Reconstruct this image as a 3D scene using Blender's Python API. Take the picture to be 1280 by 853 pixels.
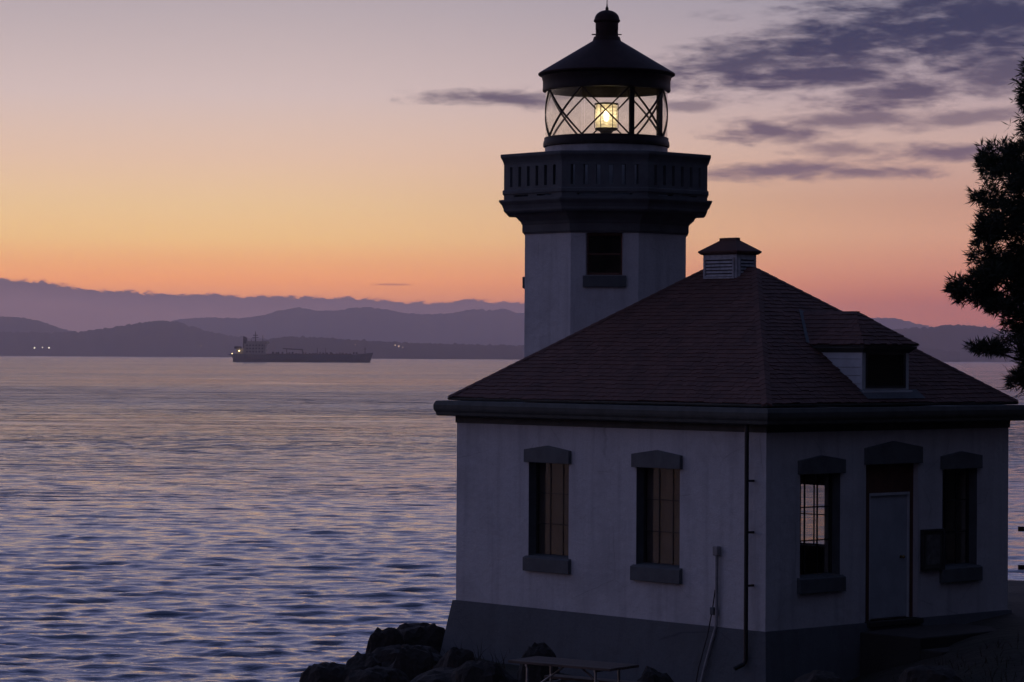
import bpy, bmesh, math, random
from math import sin, cos, pi, radians, sqrt, atan2, hypot
from mathutils import Vector, Matrix, noise

random.seed(7)
scene = bpy.context.scene
for o in list(bpy.data.objects):
    bpy.data.objects.remove(o)

# ------------------------------------------------------------------ camera
EYE = 12.35                       # eye height above the water, metres
F = 3507.85                       # focal length in pixels of a 1280 px wide picture
YH = 445.07                       # row of the eye level at the picture's centre
ROLL = 0.005555
cam = bpy.data.cameras.new('camera')
cam.sensor_width = 36.0
cam.lens = F / 1280 * 36.0
cam.clip_start = 0.5
cam.clip_end = 80000.0
camo = bpy.data.objects.new('camera', cam)
scene.collection.objects.link(camo)
PITCH = math.atan((YH - 426.5) / F)
camo.matrix_world = (Matrix.Translation((0, 0, EYE)) @ Matrix.Rotation(pi / 2 + PITCH, 4, 'X')
                     @ Matrix.Rotation(ROLL, 4, 'Z'))
scene.camera = camo


def ray(px, py):
    """direction (x right, y forward, z up) of a photograph pixel, forward = 1"""
    x, y = px - 640, py - 426.5
    c, s = cos(ROLL), sin(ROLL)
    x, y = c * x + s * y, -s * x + c * y
    d = (x / F, 1.0, -y / F)
    yy = d[1] * cos(PITCH) - d[2] * sin(PITCH)
    zz = d[1] * sin(PITCH) + d[2] * cos(PITCH)
    return Vector((d[0] / yy, 1.0, zz / yy))


def at(px, py, depth):
    r = ray(px, py) * depth
    return Vector((r.x, r.y, r.z + EYE))


# ------------------------------------------------------------------ render settings
scene.render.engine = 'CYCLES'
scene.view_settings.view_transform = 'Standard'
scene.view_settings.look = 'None'
scene.view_settings.exposure = 0.0
scene.view_settings.gamma = 1.0
cy = scene.cycles
cy.use_denoising = True
cy.denoising_prefilter = 'ACCURATE'
cy.max_bounces = 5
cy.diffuse_bounces = 2
cy.glossy_bounces = 3
cy.transmission_bounces = 6
cy.transparent_max_bounces = 24
cy.volume_bounces = 2
cy.sample_clamp_indirect = 4.0

# ------------------------------------------------------------------ node helpers


def srgb(r, g, b, k=(1, 1, 1)):
    f = lambda c: (c / 255 / 12.92) if c <= 10 else ((c / 255 + 0.055) / 1.055) ** 2.4
    return (f(r) * k[0], f(g) * k[1], f(b) * k[2], 1.0)


class NT:
    def __init__(self, tree):
        self.t = tree
        self.n = tree.nodes
        self.l = tree.links

    def new(self, kind, **kw):
        nd = self.n.new(kind)
        for k, v in kw.items():
            setattr(nd, k, v)
        return nd

    def put(self, sock, v):
        if v is None:
            return
        if isinstance(v, bpy.types.NodeSocket):
            self.l.new(v, sock)
        else:
            sock.default_value = v

    def m(self, op, a, b=None, c=None, clamp=False):
        nd = self.new('ShaderNodeMath', operation=op, use_clamp=clamp)
        for i, v in enumerate((a, b, c)):
            self.put(nd.inputs[i], v)
        return nd.outputs[0]

    def smooth(self, v, a, b, lo=0.0, hi=1.0):
        nd = self.new('ShaderNodeMapRange', interpolation_type='SMOOTHSTEP')
        self.put(nd.inputs[0], v)
        nd.inputs[1].default_value = a
        nd.inputs[2].default_value = b
        nd.inputs[3].default_value = lo
        nd.inputs[4].default_value = hi
        return nd.outputs[0]

    def mix(self, fac, a, b, kind='MIX'):
        nd = self.new('ShaderNodeMix', data_type='RGBA', blend_type=kind)
        self.put(nd.inputs[0], fac)
        self.put(nd.inputs[6], a)
        self.put(nd.inputs[7], b)
        return nd.outputs[2]

    def ramp(self, v, stops, interp='LINEAR'):
        nd = self.new('ShaderNodeValToRGB')
        self.put(nd.inputs[0], v)
        cr = nd.color_ramp
        cr.interpolation = interp
        while len(cr.elements) < len(stops):
            cr.elements.new(0.5)
        for e, (p, c) in zip(cr.elements, stops):
            e.position = p
            e.color = c
        return nd.outputs[0]

    def noise(self, vec, scale, detail=4, rough=0.55, dist=0.0, dim='3D'):
        nd = self.new('ShaderNodeTexNoise', noise_dimensions=dim)
        self.put(nd.inputs['Vector'], vec)
        nd.inputs['Scale'].default_value = scale
        nd.inputs['Detail'].default_value = detail
        nd.inputs['Roughness'].default_value = rough
        nd.inputs['Distortion'].default_value = dist
        return nd.outputs[0]

    def mapping(self, vec, scale=(1, 1, 1), rot=(0, 0, 0), loc=(0, 0, 0)):
        nd = self.new('ShaderNodeMapping')
        self.put(nd.inputs[0], vec)
        nd.inputs['Scale'].default_value = scale
        nd.inputs['Rotation'].default_value = rot
        nd.inputs['Location'].default_value = loc
        return nd.outputs[0]

    def comb(self, x, y, z=0.0):
        nd = self.new('ShaderNodeCombineXYZ')
        for i, v in enumerate((x, y, z)):
            self.put(nd.inputs[i], v)
        return nd.outputs[0]

    def bump(self, height, strength, distance):
        nd = self.new('ShaderNodeBump')
        self.put(nd.inputs['Height'], height)
        nd.inputs['Strength'].default_value = strength
        nd.inputs['Distance'].default_value = distance
        return nd.outputs[0]


# ------------------------------------------------------------------ world: sky after sunset
SUN_AZ = -14.0                     # the sun went down left of the picture, below the horizon
world = bpy.data.worlds.new('World')
scene.world = world
world.use_nodes = True
world.cycles.sampling_method = 'MANUAL'
world.cycles.sample_map_resolution = 512
W = NT(world.node_tree)
W.n.clear()
geo = W.new('ShaderNodeTexCoord')
sep = W.new('ShaderNodeSeparateXYZ')
W.l.new(geo.outputs['Generated'], sep.inputs[0])
DEG = 180 / pi
el = W.m('MULTIPLY', W.m('ARCSINE', sep.outputs[2]), DEG)
az = W.m('MULTIPLY', W.m('ARCTAN2', sep.outputs[0], sep.outputs[1]), DEG)
tt = W.m('SQRT', W.m('DIVIDE', W.m('MAXIMUM', el, 0.0), 90.0))
T = lambda e: sqrt(max(e, 0) / 90)
PXD = 1 / F * DEG
EL = lambda x, y: (YH - y + ROLL * (x - 640)) * PXD
AZ = lambda x: (x - 640) * PXD
# brightness above the low haze, which dims and reddens what lies behind it
K0, K1, K2, K3, K4, K5 = (2.0, 1.78, 0.90), (1.72, 1.62, 1.1), (1.54, 1.56, 1.24), (1.4, 1.4, 1.22), (1.27, 1.26, 1.18), (1.15, 1.15, 1.14)
# colours by elevation: towards the sunset, right of it, and behind
UP = [(T(11), srgb(172, 168, 204)), (T(18), srgb(142, 150, 208)),
      (T(35), srgb(98, 112, 164)), (T(60), srgb(70, 82, 118)), (1.0, srgb(56, 68, 102))]
A = W.ramp(tt, [(0.0, srgb(235, 150, 112, K0)), (T(1.1), srgb(242, 156, 112, K0)), (T(1.5), srgb(240, 160, 112, K0)),
                (T(1.9), srgb(238, 172, 118, K1)), (T(2.35), srgb(237, 187, 130, K2)), (T(3.0), srgb(233, 193, 146, K3)),
                (T(4.0), srgb(226, 191, 167, K4)), (T(5.3), srgb(213, 190, 184, K5)), (T(7.3), srgb(190, 176, 180))] + UP)
B = W.ramp(tt, [(0.0, srgb(180, 100, 92, K0)), (T(0.7), srgb(180, 99, 88, K0)), (T(1.15), srgb(181, 98, 85, K0)),
                (T(1.8), srgb(199, 131, 115, K1)), (T(2.5), srgb(203, 145, 126, K2)), (T(3.2), srgb(191, 141, 125, K3)),
                (T(4.3), srgb(198, 165, 156, K4)), (T(5.5), srgb(182, 161, 165, K5)), (T(7.3), srgb(158, 152, 166))] + UP)
C = W.ramp(tt, [(0.0, srgb(72, 70, 92)), (T(4), srgb(84, 76, 102)), (T(10), srgb(100, 86, 112)), (T(18), srgb(88, 88, 116)),
                (T(35), srgb(74, 82, 114)), (T(60), srgb(62, 74, 108)), (1.0, srgb(58, 70, 106))])
fab = W.smooth(az, -6.0, 12.0)
dsun = W.m('ABSOLUTE', W.m('SUBTRACT', az, SUN_AZ))
dsun = W.m('MINIMUM', dsun, W.m('SUBTRACT', 360.0, dsun))
fc = W.smooth(dsun, 18.0, 125.0)
sky = W.mix(fc, W.mix(fab, A, B), C)
# clouds, in degrees of azimuth and elevation
uv = W.comb(az, el)
n1 = W.noise(W.mapping(uv, (0.75, 3.0, 1), (0, 0, radians(-8))), 1.0, 4, 0.62, 0.5)
n2 = W.noise(W.mapping(uv, (1.6, 5.5, 1), (0, 0, radians(-6)), (7, 3, 0)), 1.0, 3, 0.6, 0.0)
nn = W.m('ADD', W.m('MULTIPLY', n1, 0.62), W.m('MULTIPLY', n2, 0.38))
blobs = [  # centre x, centre y, half width, half height, slope, strength
    (1225, 34, 230, 70, -0.10, 1.0), (1050, 56, 170, 40, -0.24, 1.0), (940, 78, 130, 24, -0.14, .95), (1005, 98, 190, 17, -0.02, 1.0),
    (1120, 122, 100, 20, -0.14, .95), (1250, 95, 95, 24, -0.25, .9), (955, 167, 66, 12, 0.0, .92), (1065, 152, 95, 11, -0.06, .8),
    (625, 124, 84, 10, 0.02, .9), (985, 214, 110, 11, -0.05, .9), (1085, 217, 85, 8, 0.0, .85),
    (1180, 194, 85, 10, -0.02, .92), (858, 133, 34, 7, 0.0, .65), (1060, 190, 70, 8, 0.0, .7),
    (1200, 152, 80, 10, -.1, .7), (1600, 60, 260, 60, -.1, .9)]
cov = None
edge = W.m('ADD', 1.0, W.m('MULTIPLY', W.m('SUBTRACT', nn, 0.405), 3.6))
for (cx, cyy, rx, ry, sl, st) in blobs:
    mpn = W.new('ShaderNodeMapping', vector_type='TEXTURE')
    W.put(mpn.inputs[0], uv)
    mpn.inputs['Location'].default_value = (AZ(cx), EL(cx, cyy), 0)
    mpn.inputs['Rotation'].default_value = (0, 0, math.atan(-sl))
    mpn.inputs['Scale'].default_value = (rx * PXD, ry * PXD, 1)
    ln = W.new('ShaderNodeVectorMath', operation='LENGTH')
    W.l.new(mpn.outputs[0], ln.inputs[0])
    # ragged edge from the noise
    k = W.smooth(W.m('SUBTRACT', edge, ln.outputs['Value']), -0.25, 1.15, 0.0, st)
    cov = k if cov is None else W.m('MAXIMUM', cov, k)
# one thin streak low over the hills
du = W.m('MULTIPLY', W.m('SUBTRACT', az, AZ(490)), 1 / (30 * PXD))
dv = W.m('MULTIPLY', W.m('SUBTRACT', el, EL(490, 356)), 1 / (1.6 * PXD))
d = W.m('ADD', W.m('POWER', du, 2.0), W.m('POWER', dv, 2.0))
streak = W.smooth(d, 0.2, 1.1, 0.55, 0.0)
cloudcol = W.mix(W.smooth(el, 3.3, 6.8), srgb(116, 95, 112), srgb(48, 53, 82))
sky = W.mix(cov, sky, cloudcol)
sky = W.mix(streak, sky, srgb(150, 105, 95))
# bank of cloud lying on the far hills
fcv = W.new('ShaderNodeFloatCurve')
LO, HI = AZ(-900), AZ(1900)
W.put(fcv.inputs['Value'], W.m('DIVIDE', W.m('SUBTRACT', az, LO), HI - LO))
pts = [(-900, 352), (-500, 347), (-200, 352), (0, 351), (60, 354), (110, 361), (180, 366), (240, 369), (262, 367), (282, 370),
       (360, 371), (440, 372), (500, 377), (530, 378.5), (570, 375.5), (600, 374), (618, 377), (660, 378),
       (760, 380), (850, 388), (960, 402), (1900, 415)]
cv = fcv.mapping.curves[0]
mp = [((AZ(x) - LO) / (HI - LO), EL(x, y) / 2.0) for x, y in pts]
cv.points[0].location = mp[0]
cv.points[1].location = mp[-1]
for p in mp[1:-1]:
    cv.points.new(*p)
for p in cv.points:
    p.handle_type = 'AUTO_CLAMPED'
fcv.mapping.update()
crest = W.m('MULTIPLY', fcv.outputs[0], 2.0)
nb = W.noise(W.mapping(uv, (3.4, 6.5, 1)), 1.0, 5, 0.62, 0.0)
crest = W.m('ADD', crest, W.m('MULTIPLY', W.m('SUBTRACT', nb, 0.5), 0.34))
bank = W.smooth(W.m('SUBTRACT', crest, el), -0.025, 0.045)
depth = W.m('SUBTRACT', crest, el)
nb2 = W.noise(W.mapping(uv, (0.5, 6.0, 1), (0, 0, 0), (4, 1, 0)), 1.0, 2, 0.6, 0.0)
bankcol = W.mix(W.m('MULTIPLY', W.smooth(depth, 0.0, 0.5), W.m('ADD', 0.35, nb2), clamp=True), srgb(114, 90, 100), srgb(144, 110, 114))
bankcol = W.mix(W.smooth(az, -2, 9), bankcol, srgb(144, 96, 100))
sky = W.mix(W.m('MULTIPLY', bank, W.smooth(az, 1.0, 9.0, 1.0, 0.35)), sky, bankcol)
bg = W.new('ShaderNodeBackground')
W.put(bg.inputs[0], sky)
bg.inputs[1].default_value = 1.0
wo = W.new('ShaderNodeOutputWorld')
W.l.new(bg.outputs[0], wo.inputs[0])

# ------------------------------------------------------------------ materials
MATS = {}


def mat(name, col, rough=0.7, var=0.0, vscale=3.0, bump=0.0, bscale=40.0, bdist=0.01, metal=0.0, spec=0.5,
        col2=None, stretch=(1, 1, 1), rnd=0.0, island=0.0):
    m = bpy.data.materials.new(name)
    m.use_nodes = True
    t = NT(m.node_tree)
    bs = t.n['Principled BSDF']
    bs.inputs['Roughness'].default_value = rough
    bs.inputs['Metallic'].default_value = metal
    bs.inputs['Specular IOR Level'].default_value = spec
    tc = t.new('ShaderNodeTexCoord').outputs['Object']
    c4 = (*col, 1.0)
    if var or col2:
        n = t.noise(t.mapping(tc, stretch), vscale, 6, 0.62)
        c2 = (*col2, 1.0) if col2 else tuple(c * (1 - var) for c in col) + (1.0,)
        out = t.mix(t.smooth(n, 0.36, 0.66), c4, c2)
        n3 = t.noise(tc, vscale * 9, 4, 0.6)
        out = t.mix(t.smooth(n3, 0.45, 0.75, 0.0, min(0.5, var + 0.1)), out, tuple(c * 0.7 for c in col) + (1.0,))
    else:
        out = c4
    if island:
        gi = t.new('ShaderNodeNewGeometry').outputs['Random Per Island']
        hs = t.new('ShaderNodeHueSaturation')
        t.put(hs.inputs['Value'], t.m('ADD', 1.0 - island, t.m('MULTIPLY', gi, 2 * island)))
        t.put(hs.inputs['Color'], out)
        out = hs.outputs[0]
    if rnd:
        oi = t.new('ShaderNodeObjectInfo')
        f = t.m('ADD', 1.0 - rnd, t.m('MULTIPLY', oi.outputs['Random'], 2 * rnd))
        hs = t.new('ShaderNodeHueSaturation')
        t.put(hs.inputs['Value'], f)
        t.put(hs.inputs['Color'], out)
        out = hs.outputs[0]
    t.put(bs.inputs['Base Color'], out)
    if bump:
        nz = t.noise(tc, bscale, 5, 0.6)
        t.put(bs.inputs['Normal'], t.bump(nz, bump, bdist))
    MATS[name] = m
    return m


def stucco(name, col, stain):
    m = bpy.data.materials.new(name)
    m.use_nodes = True
    t = NT(m.node_tree)
    bs = t.n['Principled BSDF']
    bs.inputs['Roughness'].default_value = 0.85
    bs.inputs['Specular IOR Level'].default_value = 0.2
    tc = t.new('ShaderNodeTexCoord').outputs['Object']
    n = t.noise(tc, 0.9, 6, 0.65)
    run = t.noise(t.mapping(tc, (5, 5, 0.35)), 1.0, 5, 0.6)
    fine = t.noise(tc, 26, 4, 0.7)
    out = t.mix(t.smooth(n, 0.4, 0.72, 0.0, 0.55), (*col, 1), (*stain, 1))
    out = t.mix(t.smooth(run, 0.46, 0.72, 0.0, 0.5), out, (*stain, 1))
    out = t.mix(t.smooth(fine, 0.42, 0.7, 0.0, 0.42), out, tuple(c * .72 for c in col) + (1,))
    vor = t.new('ShaderNodeTexVoronoi', feature='DISTANCE_TO_EDGE')
    t.put(vor.inputs['Vector'], t.mapping(t.mix(0.12, tc, t.new('ShaderNodeTexNoise').outputs['Color']), (0.8, 0.8, 0.8)))
    vor.inputs['Scale'].default_value = 0.9
    crack = t.m('MULTIPLY', t.smooth(vor.outputs['Distance'], 0.0, 0.006, 0.5, 0.0), t.smooth(n, 0.45, 0.6))
    out = t.mix(crack, out, tuple(c * .45 for c in col) + (1,))
    t.put(bs.inputs['Base Color'], out)
    hsum = t.m('ADD', t.noise(tc, 60, 5, 0.7), t.m('MULTIPLY', t.noise(tc, 7, 3, 0.5), 1.5))
    t.put(bs.inputs['Normal'], t.bump(hsum, 0.9, 0.016))
    MATS[name] = m
    return m


stucco('white_stucco', (0.68, 0.68, 0.70), (0.42, 0.42, 0.44))
stucco('plinth_paint', (0.145, 0.16, 0.175), (0.11, 0.12, 0.125))
mat('grey_trim', (0.11, 0.125, 0.135), 0.7, 0.25, 3, 0.3, 50, 0.006)
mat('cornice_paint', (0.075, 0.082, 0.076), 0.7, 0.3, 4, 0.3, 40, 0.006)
mat('gallery_paint', (0.12, 0.13, 0.14), 0.75, 0.25, 2.5, 0.4, 40, 0.008)
mat('shingle_red', (0.142, 0.070, 0.058), 0.9, 0.4, 2.2, 0.5, 60, 0.006, col2=(0.105, 0.056, 0.049), island=0.13)
mat('shingle_base', (0.04, 0.028, 0.028), 0.95)
mat('lantern_roof_paint', (0.04, 0.02, 0.019), 0.7, 0.3, 5, 0.1, 30, 0.004, spec=0.2)
mat('lantern_iron', (0.03, 0.021, 0.02), 0.6, 0.3, 8, 0.2, 60, 0.002, spec=0.25)
mat('lantern_white', (0.45, 0.45, 0.46), 0.6, 0.3, 4)
mat('black_pipe', (0.015, 0.015, 0.017), 0.55, 0.3, 8)
mat('pale_conduit', (0.3, 0.3, 0.31), 0.5, 0.3, 8)
mat('door_paint', (0.46, 0.50, 0.54), 0.55, 0.15, 3, 0.15, 40, 0.004)
mat('brown_frame', (0.13, 0.052, 0.03), 0.6, 0.3, 6, 0.2, 50, 0.004)
mat('dark_frame', (0.03, 0.03, 0.032), 0.6, 0.3, 8)
mat('white_board', (0.6, 0.62, 0.64), 0.65, 0.15, 3, 0.15, 40, 0.004)
mat('louver_paint', (0.5, 0.5, 0.53), 0.7, 0.35, 10)
mat('interior_plaster', (0.34, 0.30, 0.26), 0.85, 0.2, 2)
mat('interior_dark', (0.05, 0.045, 0.04), 0.9)
mat('knob_metal', (0.3, 0.22, 0.1), 0.35, metal=1.0)
mat('table_wood', (0.13, 0.095, 0.075), 0.8, 0.4, 3, 0.4, 30, 0.006, stretch=(1, 12, 1), rnd=0.15)
mat('galvanised', (0.42, 0.42, 0.42), 0.45, 0.3, 20, metal=0.6)
mat('rock', (0.034, 0.029, 0.026), 0.92, 0.5, 1.6, 1.0, 7, 0.06, col2=(0.02, 0.017, 0.015))
mat('ground_soil', (0.028, 0.024, 0.018), 0.95, 0.4, 0.7, 0.9, 5, 0.06, col2=(0.018, 0.02, 0.011))
mat('dry_grass', (0.05, 0.042, 0.024), 0.9, 0.4, 6)
mat('fence_wood', (0.06, 0.045, 0.035), 0.85, 0.4, 6)
mat('bark', (0.045, 0.03, 0.022), 0.95, 0.4, 6, 0.8, 18, 0.03)
mat('needles', (0.028, 0.045, 0.018), 0.75, 0.4, 1.2, col2=(0.016, 0.026, 0.012))
mat('hill_forest', (0.016, 0.019, 0.012), 1.0, 0.4, 0.0012, spec=0.0)
mat('ship_hull', (0.02, 0.05, 0.075), 0.6, 0.25, 0.06)
mat('ship_deck', (0.06, 0.022, 0.018), 0.8, 0.2, 0.05)
mat('ship_house', (0.34, 0.31, 0.24), 0.7, 0.25, 0.08)
mat('ship_dark', (0.02, 0.02, 0.022), 0.7)
mat('sign_board', (0.09, 0.085, 0.08), 0.5, 0.2, 5)
mat('sign_paper', (0.16, 0.16, 0.155), 0.6, 0.5, 9)
mat('concrete', (0.035, 0.033, 0.03), 0.9, 0.35, 1.3, 0.5, 30, 0.01)


def glass(name, tint=(1, 1, 1), ior=1.5, film=0.0):
    m = bpy.data.materials.new(name)
    m.use_nodes = True
    t = NT(m.node_tree)
    t.n.clear()
    fr = t.new('ShaderNodeFresnel')
    fr.inputs[0].default_value = ior
    tr = t.new('ShaderNodeBsdfTransparent')
    tr.inputs[0].default_value = (*tint, 1)
    gl = t.new('ShaderNodeBsdfGlossy')
    gl.inputs['Roughness'].default_value = 0.015
    tc = t.new('ShaderNodeTexCoord').outputs['Object']
    nb_ = t.bump(t.noise(tc, 2.2, 2, 0.4), 0.08, 0.02)
    t.put(gl.inputs['Normal'], nb_)
    mx = t.new('ShaderNodeMixShader')
    gm = t.new('ShaderNodeNewGeometry')
    t.put(mx.inputs[0], t.m('MULTIPLY', t.m('MULTIPLY', fr.outputs[0], 1.15, clamp=True), t.m('SUBTRACT', 1.0, gm.outputs['Backfacing'])))
    t.l.new(tr.outputs[0], mx.inputs[1])
    t.l.new(gl.outputs[0], mx.inputs[2])
    o = t.new('ShaderNodeOutputMaterial')
    out = mx.outputs[0]
    if film:                       # thin film of dried salt that catches light from both sides
        di = t.new('ShaderNodeBsdfTranslucent')
        di.inputs[0].default_value = (0.9, 0.9, 0.88, 1)
        mf = t.new('ShaderNodeMixShader')
        t.put(mf.inputs[0], t.smooth(t.noise(tc, 3.5, 4, 0.6), 0.3, 0.7, film * 0.4, film * 1.6))
        t.l.new(out, mf.inputs[1])
        t.l.new(di.outputs[0], mf.inputs[2])
        out = mf.outputs[0]
    t.l.new(out, o.inputs[0])
    MATS[name] = m


glass('window_glass', (0.88, 0.86, 0.83))
glass('lantern_glass', (0.98, 0.98, 0.96), 1.35, film=0.05)


def emit(name, col, strength):
    m = bpy.data.materials.new(name)
    m.use_nodes = True
    t = NT(m.node_tree)
    t.n.clear()
    e = t.new('ShaderNodeEmission')
    e.inputs[0].default_value = (*col, 1)
    e.inputs[1].default_value = strength
    o = t.new('ShaderNodeOutputMaterial')
    t.l.new(e.outputs[0], o.inputs[0])
    MATS[name] = m
    return m


emit('lamp_filament', (1.0, 0.92, 0.74), 26.0)
emit('ship_lamp', (1.0, 0.72, 0.35), 14.0)
emit('ship_lamp_glow', (1.0, 0.62, 0.25), 0.22)  # for the amber glow around the ship's lamp, itself no lamp
emit('shore_lamp', (1.0, 0.85, 0.6), 3.0)
emit('shore_lamp_small', (1.0, 0.7, 0.4), 0.7)

# lit drum lens: ribbed glass that glows from the lamp inside
m = bpy.data.materials.new('lens_glass')
m.use_nodes = True
t = NT(m.node_tree)
t.n.clear()
tc = t.new('ShaderNodeTexCoord').outputs['Object']
sx = t.new('ShaderNodeSeparateXYZ')
t.l.new(tc, sx.inputs[0])
tl = t.new('ShaderNodeBsdfTranslucent')
tl.inputs[0].default_value = (1.0, 0.93, 0.78, 1)
tr = t.new('ShaderNodeBsdfTransparent')
tr.inputs[0].default_value = (1.0, 0.9, 0.7, 1)
gl = t.new('ShaderNodeBsdfGlossy')
gl.inputs['Roughness'].default_value = 0.08
mx = t.new('ShaderNodeMixShader')
mx.inputs[0].default_value = 0.62
t.l.new(tl.outputs[0], mx.inputs[1])
t.l.new(tr.outputs[0], mx.inputs[2])
mx2 = t.new('ShaderNodeMixShader')
mx2.inputs[0].default_value = 0.08
t.l.new(mx.outputs[0], mx2.inputs[1])
t.l.new(gl.outputs[0], mx2.inputs[2])
o_ = t.new('ShaderNodeOutputMaterial')
t.l.new(mx2.outputs[0], o_.inputs[0])
MATS['lens_glass'] = m

# sea
m = bpy.data.materials.new('sea_water')
m.use_nodes = True
t = NT(m.node_tree)
bs = t.n['Principled BSDF']
bs.inputs['Base Color'].default_value = (0.014, 0.025, 0.056, 1)
bs.inputs['Roughness'].default_value = 0.06
bs.inputs['IOR'].default_value = 1.333
tc = t.new('ShaderNodeTexCoord').outputs['Object']
dist = t.new('ShaderNodeVectorMath', operation='LENGTH')
t.put(dist.inputs[0], tc)
far = t.smooth(dist.outputs['Value'], 120.0, 650.0)
w1 = t.noise(t.mapping(tc, (0.022, 0.030, 1), (0, 0, radians(-6))), 1.0, 8, 0.56, 0.3)
w2 = t.noise(t.mapping(tc, (0.9, 1.3, 1), (0, 0, radians(14))), 1.0, 4, 0.6, 0.5)
gust = t.smooth(t.noise(t.mapping(tc, (0.0022, 0.0042, 1)), 1.0, 4, 0.6, 0.5), 0.36, 0.66)
# a lane of rougher water under the breeze, and thin calm streaks across the strait
sp_ = t.new('ShaderNodeSeparateXYZ')
t.l.new(tc, sp_.inputs[0])
yy = t.m('ADD', sp_.outputs[1], t.m('MULTIPLY', t.noise(t.mapping(tc, (0.004, 0.0035, 1)), 1.0, 5, 0.65), 460.0))
lane = t.m('MULTIPLY', t.smooth(yy, 720.0, 960.0), t.smooth(yy, 1120.0, 1450.0, 1.0, 0.0))
streaks = t.smooth(t.noise(t.mapping(tc, (0.0006, 0.0045, 1), (0, 0, radians(1.5)), (3, 1, 0)), 1.0, 4, 0.65, 0.3), 0.42, 0.62)
w3 = t.noise(t.mapping(tc, (3.2, 4.4, 1), (0, 0, radians(-20))), 1.0, 3, 0.6, 0.3)
hh = t.m('ADD', t.m('MULTIPLY', w1, t.m('MULTIPLY', far, 5.8)), t.m('ADD', t.m('MULTIPLY', w2, 0.06), t.m('MULTIPLY', w3, 0.008)))
patch = t.smooth(t.noise(t.mapping(tc, (0.014, 0.034, 1), (0, 0, radians(3)), (5, 2, 0)), 1.0, 6, 0.68, 0.4), 0.38, 0.64, -0.35, 0.75)
amp = t.m('ADD', t.m('ADD', t.m('ADD', 0.6, t.m('MULTIPLY', patch, t.m('ADD', 0.25, t.m('MULTIPLY', far, 0.75)))), t.m('MULTIPLY', gust, 0.5)), t.m('ADD', t.m('MULTIPLY', lane, 0.8), t.m('MULTIPLY', t.m('MULTIPLY', streaks, far), 0.6)))
t.put(bs.inputs['Normal'], t.bump(t.m('MULTIPLY', hh, amp), 1.0, 1.0))
rg_ = t.m('ADD', t.m('ADD', 0.05, t.m('MULTIPLY', far, 0.08)), t.m('ADD', t.m('MULTIPLY', gust, 0.06), t.m('MULTIPLY', lane, 0.06)))
t.put(bs.inputs['Roughness'], rg_)
MATS['sea_water'] = m

# ------------------------------------------------------------------ mesh helpers
COL = scene.collection


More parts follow.
